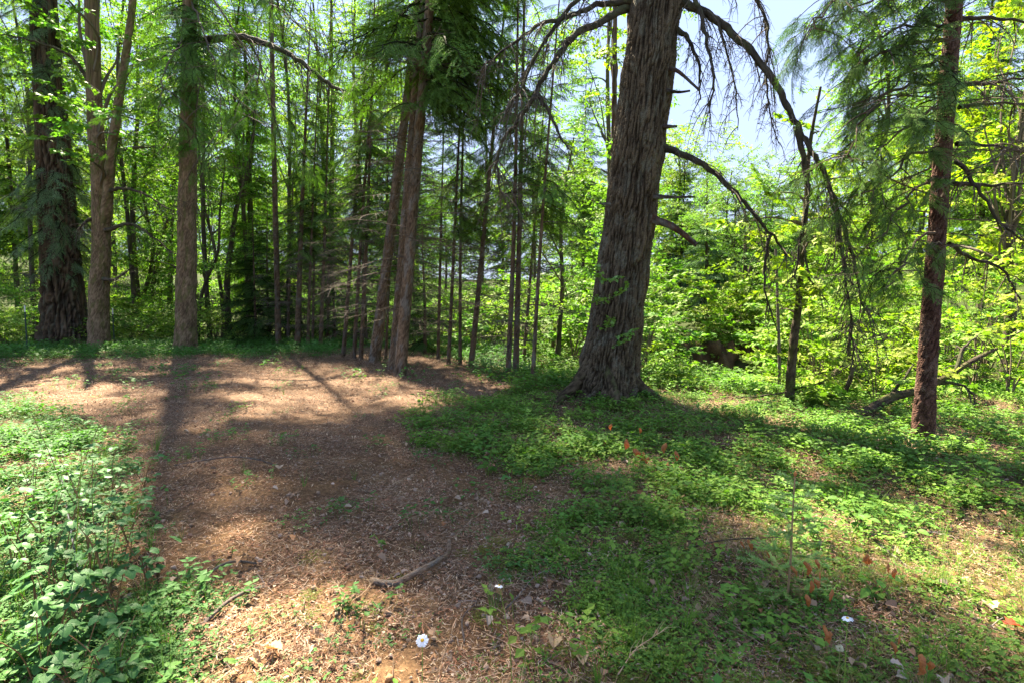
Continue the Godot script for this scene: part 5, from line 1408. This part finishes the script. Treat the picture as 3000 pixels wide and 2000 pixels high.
	for k in 26:
		var u := lerpf(0.1, 0.96, k / 25.0)
		var an := k * 2.4
		var sa := Acc.new()
		var sl := lerpf(0.26, 0.09, u) * rr(0.8, 1.2)
		var tip := Vector3(cos(an), rr(0.0, 0.35), sin(an)) * sl
		tube(sa, [Vector3.ZERO, tip], 0.002, 0.001, 4, Color(0.16, 0.11, 0.06))
		var sn := Acc.new()
		needles(sn, tip * 0.12, tip, 0.026, 0.0042, 0.004)
		for q in [-0.4, 0.4]: needles(sn, tip * 0.4, tip * 0.75 + tip.cross(UP) * q, 0.024, 0.0042, 0.004)
		put("branch", mesh_of([[sa, M.twig], [sn, M.sprig]]), t, Transform3D(Basis(), top * u))
	var bud := SphereMesh.new()
	bud.radius = 0.008
	bud.height = 0.026
	bud.radial_segments = 8
	bud.rings = 5
	put("bud", bud, t, Transform3D(Basis(), top)).material_override = M.rust
	# orange dead leaves on a broken twig, pale dead leaves, one red leaf
	var rust := leaf_mesh([[0.0, 0.0], [0.13, 0.12], [0.2, 0.3], [0.13, 0.42], [0.22, 0.58], [0.14, 0.72], [0.1, 0.88], [0.0, 1.0]], 6, 1.3, M.rust, 0.1)
	rust = []
	for k in 6: rust.append(curled_leaf(M.rust))
	var dry := leaf_mesh(LOBED, 4, 0.7, M.pale_dry, 0.1)
	g = "hanging orange dead leaves right of the fir seedling"
	for p in [Vector3(1.36, 0.32, -2.40), Vector3(1.39, 0.28, -2.42), Vector3(1.41, 0.33, -2.40), Vector3(1.41, 0.28, -2.38), Vector3(1.38, 0.24, -2.38), Vector3(1.38, 0.26, -2.36), Vector3(1.35, 0.25, -2.50), Vector3(1.28, 0.27, -2.60), Vector3(1.28, 0.19, -2.90), Vector3(1.32, 0.20, -2.90), Vector3(1.54, 0.39, -2.75), Vector3(1.52, 0.36, -2.75), Vector3(1.84, 0.21, -2.70), Vector3(1.86, 0.19, -2.70), Vector3(1.88, 0.21, -2.60), Vector3(1.88, 0.21, -2.55), Vector3(1.42, 0.24, -2.30), Vector3(1.31, 0.22, -2.30), Vector3(1.20, 0.27, -1.95), Vector3(1.19, 0.29, -1.95), Vector3(1.43, 0.28, -1.90), Vector3(1.41, 0.26, -1.90), Vector3(1.41, 0.27, -1.75), Vector3(1.43, 0.29, -1.75), Vector3(1.43, 0.29, -1.78)]:
		var o := put("dead_leaf", rust[rng.randi() % 6], null, Transform3D(basis_x(Vector3(rr(-0.3, 0.3), -1, rr(-0.3, 0.3)), Vector3(rr(-1, 1), 0.1, 1).normalized()).scaled(Vector3.ONE * rr(0.042, 0.068)), p))
		var near := "right beside the small fir seedling's lower stem"
		if p.x > 1.95 and p.z < -2.0: near = "in the strip well right of the fir seedling"
		elif p.z > -1.85: near = "in the bottom right corner among the straw"
		elif p.z > -2.05: near = "just above and left of the right-hand daisy" if p.x < 1.3 else "right of the right-hand daisy"
		elif p.z < -2.85: near = "in the cover left of the fir seedling"
		elif p.z < -2.45: near = "on the upper fir seedling, close to its stem"
		tag(o, "curled orange dead leaf hanging " + near, "leaf", g)
	g = "orange dead leaves in the shade below the huge fir"
	for p in [[1410, 975, 5.6], [1395, 1000, 5.4], [1450, 1030, 5.0], [1470, 1042, 4.9], [1490, 1030, 4.9], [1465, 1062, 4.7], [1500, 1055, 4.8], [1540, 1040, 4.9], [1565, 1035, 4.9], [1480, 985, 5.6]]:
		var q := spot(p[0], p[2])
		var o := put("orange_leaf", rust[rng.randi() % 6], null, Transform3D(basis_x(Vector3(rr(-0.3, 0.3), -1, rr(-0.3, 0.3)), Vector3(rr(-1, 1), 0.1, 1).normalized()).scaled(Vector3.ONE * rr(0.07, 0.11)), q + UP * rr(0.15, 0.28)))
		tag(o, "orange dead leaf hanging over the shaded green cover below the huge fir", "leaf", g)
	g = "pale dead leaves lying in the foreground"
	for a in [[on(1.37, -2.84), 0.12, "large crumpled pale dead leaf left of the fir seedling's foot"], [on(0.55, -2.63), 0.07, "pale dead leaf at the edge of the green cover, bottom centre"], [on(0.19, -2.29), 0.09, "curled pale bark-like dead leaf at the bottom centre"], [on(0.28, -2.17), 0.08, "split pale dead leaf at the bottom edge, right of centre"], [on(1.10, -2.39), 0.08, "brown dead leaf beside the pale-leaved herb"], [on(-0.46, -4.10), 0.07, "pale forked dead leaf on the bare soil in the middle"], [on(-1.20, -3.72), 0.06, "bluish grey dead leaf on the bare soil left of middle"], [on(0.80, -3.61), 0.08, "crumpled pale leaf on the rim of the green cover"], [on(2.34, -2.54), 0.09, "pale dead leaf on the straw at the right edge"], [on(-1.04, -2.17), 0.08, "whitish torn dead leaf on the bottom soil beside the pine cone"], [on(-1.81, -2.76), 0.06, "small brown dead leaf by the wooden peg"], [on(1.37, -3.80), 0.06, "light dead leaf on the shaded cover right of centre"], [on(-2.00, -4.50), 0.09, "big pale dead leaf on the litter below the far shade"], [on(2.44, -2.83), 0.1, "brown dead leaf lying in the sunny straw"], [on(-1.94, -2.63), 0.06, "tan dead leaf at the foot of the left bush"]]:
		var q: Vector3 = a[0]
		var an := rr(0, TAU)
		var o := put("fallen_leaf", dry[rng.randi() % 4], null, Transform3D(basis_x(Vector3(cos(an), 0.15, sin(an))).scaled(Vector3.ONE * a[1]), q + UP * 0.025))
		tag(o, a[2], "leaf", g)
	var rl := put("red_leaf", leaf_mesh(MAPLE, 1, 0.6, M.red_dry, 0.1)[0], null, Transform3D(basis_x(Vector3(1, 0.2, 0.3)).scaled(Vector3.ONE * 0.075), on(2.24, -2.34) + UP * 0.04))
	tag(rl, "bright red-orange dead leaf on the straw at the right edge", "leaf")
	# pine cones
	for a in [[on(-1.23, -2.20), 0.035, "small dark pine cone on the soil at the bottom left"], [on(-0.85, -3.77), 0.025, "tiny pine cone on the bare soil in the middle"]]:
		var q: Vector3 = a[0] + UP * 0.012
		var pc := thing("pine_cone", a[2], "pine cone", q)
		var ca := Acc.new()
		for k in 60:
			var u := k / 60.0
			var an := k * 2.4
			var w := sin(PI * (0.15 + 0.8 * u))
			var d := Vector3(0.5, cos(an) * w, sin(an) * w).normalized()
			simple_leaf(ca, Vector3((u - 0.5) * 1.5, cos(an) * w * 0.25, sin(an) * w * 0.25) * a[1], d, Vector3(1, 0, 0), a[1] * 0.5, 0.4, Color(0.14, 0.085, 0.05) * rr(0.7, 1.3))
		put("scales", mesh_of([[ca, M.litter]]), pc, Transform3D(Basis(UP, 0.6), Vector3.ZERO), "stuff")
	# stones one can pick out on the bare soil
	g = "pale stones lying on the bare soil"
	for a in [[on(-1.09, -3.12), 0.022], [on(-0.46, -2.88), 0.024], [on(-0.39, -2.99), 0.016], [on(-0.19, -2.97), 0.022], [on(-0.09, -2.95), 0.02], [on(-0.21, -2.54), 0.017], [on(-0.81, -2.79), 0.02], [on(-0.91, -2.25), 0.026], [on(-0.56, -2.44), 0.018], [on(0.05, -3.99), 0.03], [on(0.42, -3.40), 0.035], [on(-1.47, -3.29), 0.018], [on(-0.61, -3.39), 0.018], [on(-1.46, -2.97), 0.02], [on(-0.75, -2.25), 0.02], [on(-0.18, -3.43), 0.016], [on(-0.90, -2.04), 0.03], [on(-1.32, -2.45), 0.02], [on(-1.34, -3.68), 0.02], [on(-0.95, -3.50), 0.02]]:
		var o := put("stone", L.lump[rng.randi() % 5], null, Transform3D(Basis.from_euler(Vector3(rr(-0.4, 0.4), rr(0, TAU), 0)).scaled(Vector3(1.2, 0.85, 1) * a[1]), a[0] + UP * a[1] * 0.2))
		o.material_override = M.stone_pale
		tag(o, "small pale tan stone half sunk in the bare brown soil", "stone", g)
	# loose clods of dug soil at the bottom left
	var cl := [[], [], [], [], []]
	var cc := [[], [], [], [], []]
	for k in 700:
		var q: Vector3 = on(-0.62 + 0.3 * rng.randfn(), -1.72 + 0.16 * rng.randfn())
		var s := 0.008 + 0.03 * pow(rng.randf(), 3.0)
		var m := rng.randi() % 5
		cl[m].append(turned(q + UP * s * 0.3, rr(0, TAU), s, 0.8))
		cc[m].append(Color(0.36, 0.2, 0.1) * rr(0.7, 1.15))
	for m in 5: scatter("soil_clods", L.lump[m], cl[m], cc[m])
	fence()

func fence() -> void:
	var steel := Color(0.035, 0.06, 0.045)
	var post := func(at: Vector3, h: float, label: String) -> void:
		var t := thing("fence_post", label, "fence post", at, "steel posts of the wire fence")
		var a := Acc.new()
		for b in [[Vector3(-0.02, 0, 0), Vector3(0.02, 0, 0.006)], [Vector3(-0.003, 0, -0.03), Vector3(0.003, 0, -0.001)]]:
			box(a, b[0], b[1] + Vector3(0, h - 0.22, 0), steel)
		for k in 14: box(a, Vector3(-0.006, 0.2 + k * 0.07, 0.007), Vector3(0.006, 0.215 + k * 0.07, 0.014), steel)
		put("post", mesh_of([[a, M.metal]]), t)
		var c := Acc.new()
		for b in [[Vector3(-0.02, h - 0.218, 0), Vector3(0.02, h, 0.006)], [Vector3(-0.003, h - 0.218, -0.03), Vector3(0.003, h, -0.001)]]: box(c, b[0], b[1], Color(0.6, 0.6, 0.58))
		put("white_tip", mesh_of([[c, M.metal]]), t)
	post.call(Vector3(-16.09, -0.02, -17.70), 1.5, "green steel fence post with a white tip at the far left")
	post.call(Vector3(-14.16, 0.03, -19.00), 1.35, "green steel fence post with a white tip right of the forked tree")
	post.call(Vector3(-17.35, -0.04, -17.20), 1.5, "green steel fence post beyond the left picture edge")
	var t := thing("wire_fence", "sagging woven wire fence before the old cedar's foot", "fence", Vector3(-16.09, -0.02, -17.70))
	var ends := [Vector3(-17.35, -0.04, -17.20), Vector3(-16.09, -0.02, -17.70), Vector3(-14.16, 0.03, -19.00)]
	var wires := Acc.new()
	for s in 2:
		var p: Vector3 = ends[s] - ends[1]
		var q: Vector3 = ends[s + 1] - ends[1]
		var n := int(p.distance_to(q) / 0.16)
		for k in 9:
			var h := 0.08 + k * 0.135
			var line := []
			for j in 9:
				var u := j / 8.0
				line.append(p.lerp(q, u) + Vector3(0, h - 0.05 * sin(PI * u), 0.02))
			tube(wires, line, 0.0014, 0.0014, 3, Color(0.12, 0.125, 0.12))
		for j in n:
			var b := p.lerp(q, (j + 0.5) / n) + Vector3(0, -0.05 * sin(PI * (j + 0.5) / n), 0.02)
			tube(wires, [b + Vector3(0, 0.08, 0), b + Vector3(0, 1.16, 0)], 0.0011, 0.0011, 3, Color(0.12, 0.125, 0.12))
	put("wire_mesh", mesh_of([[wires, M.twig]]), t, Transform3D(), "stuff")

func box(a: Acc, lo: Vector3, hi: Vector3, k: Color) -> void:
	var p := []
	for m in 8: p.append(Vector3(hi.x if m & 1 else lo.x, hi.y if m & 2 else lo.y, hi.z if m & 4 else lo.z))
	for q in [[0, 2, 3, 1], [5, 7, 6, 4], [4, 6, 2, 0], [1, 3, 7, 5], [2, 6, 7, 3], [4, 0, 1, 5]]:
		a.tri(p[q[0]], p[q[1]], p[q[2]], k)
		a.tri(p[q[0]], p[q[2]], p[q[3]], k)
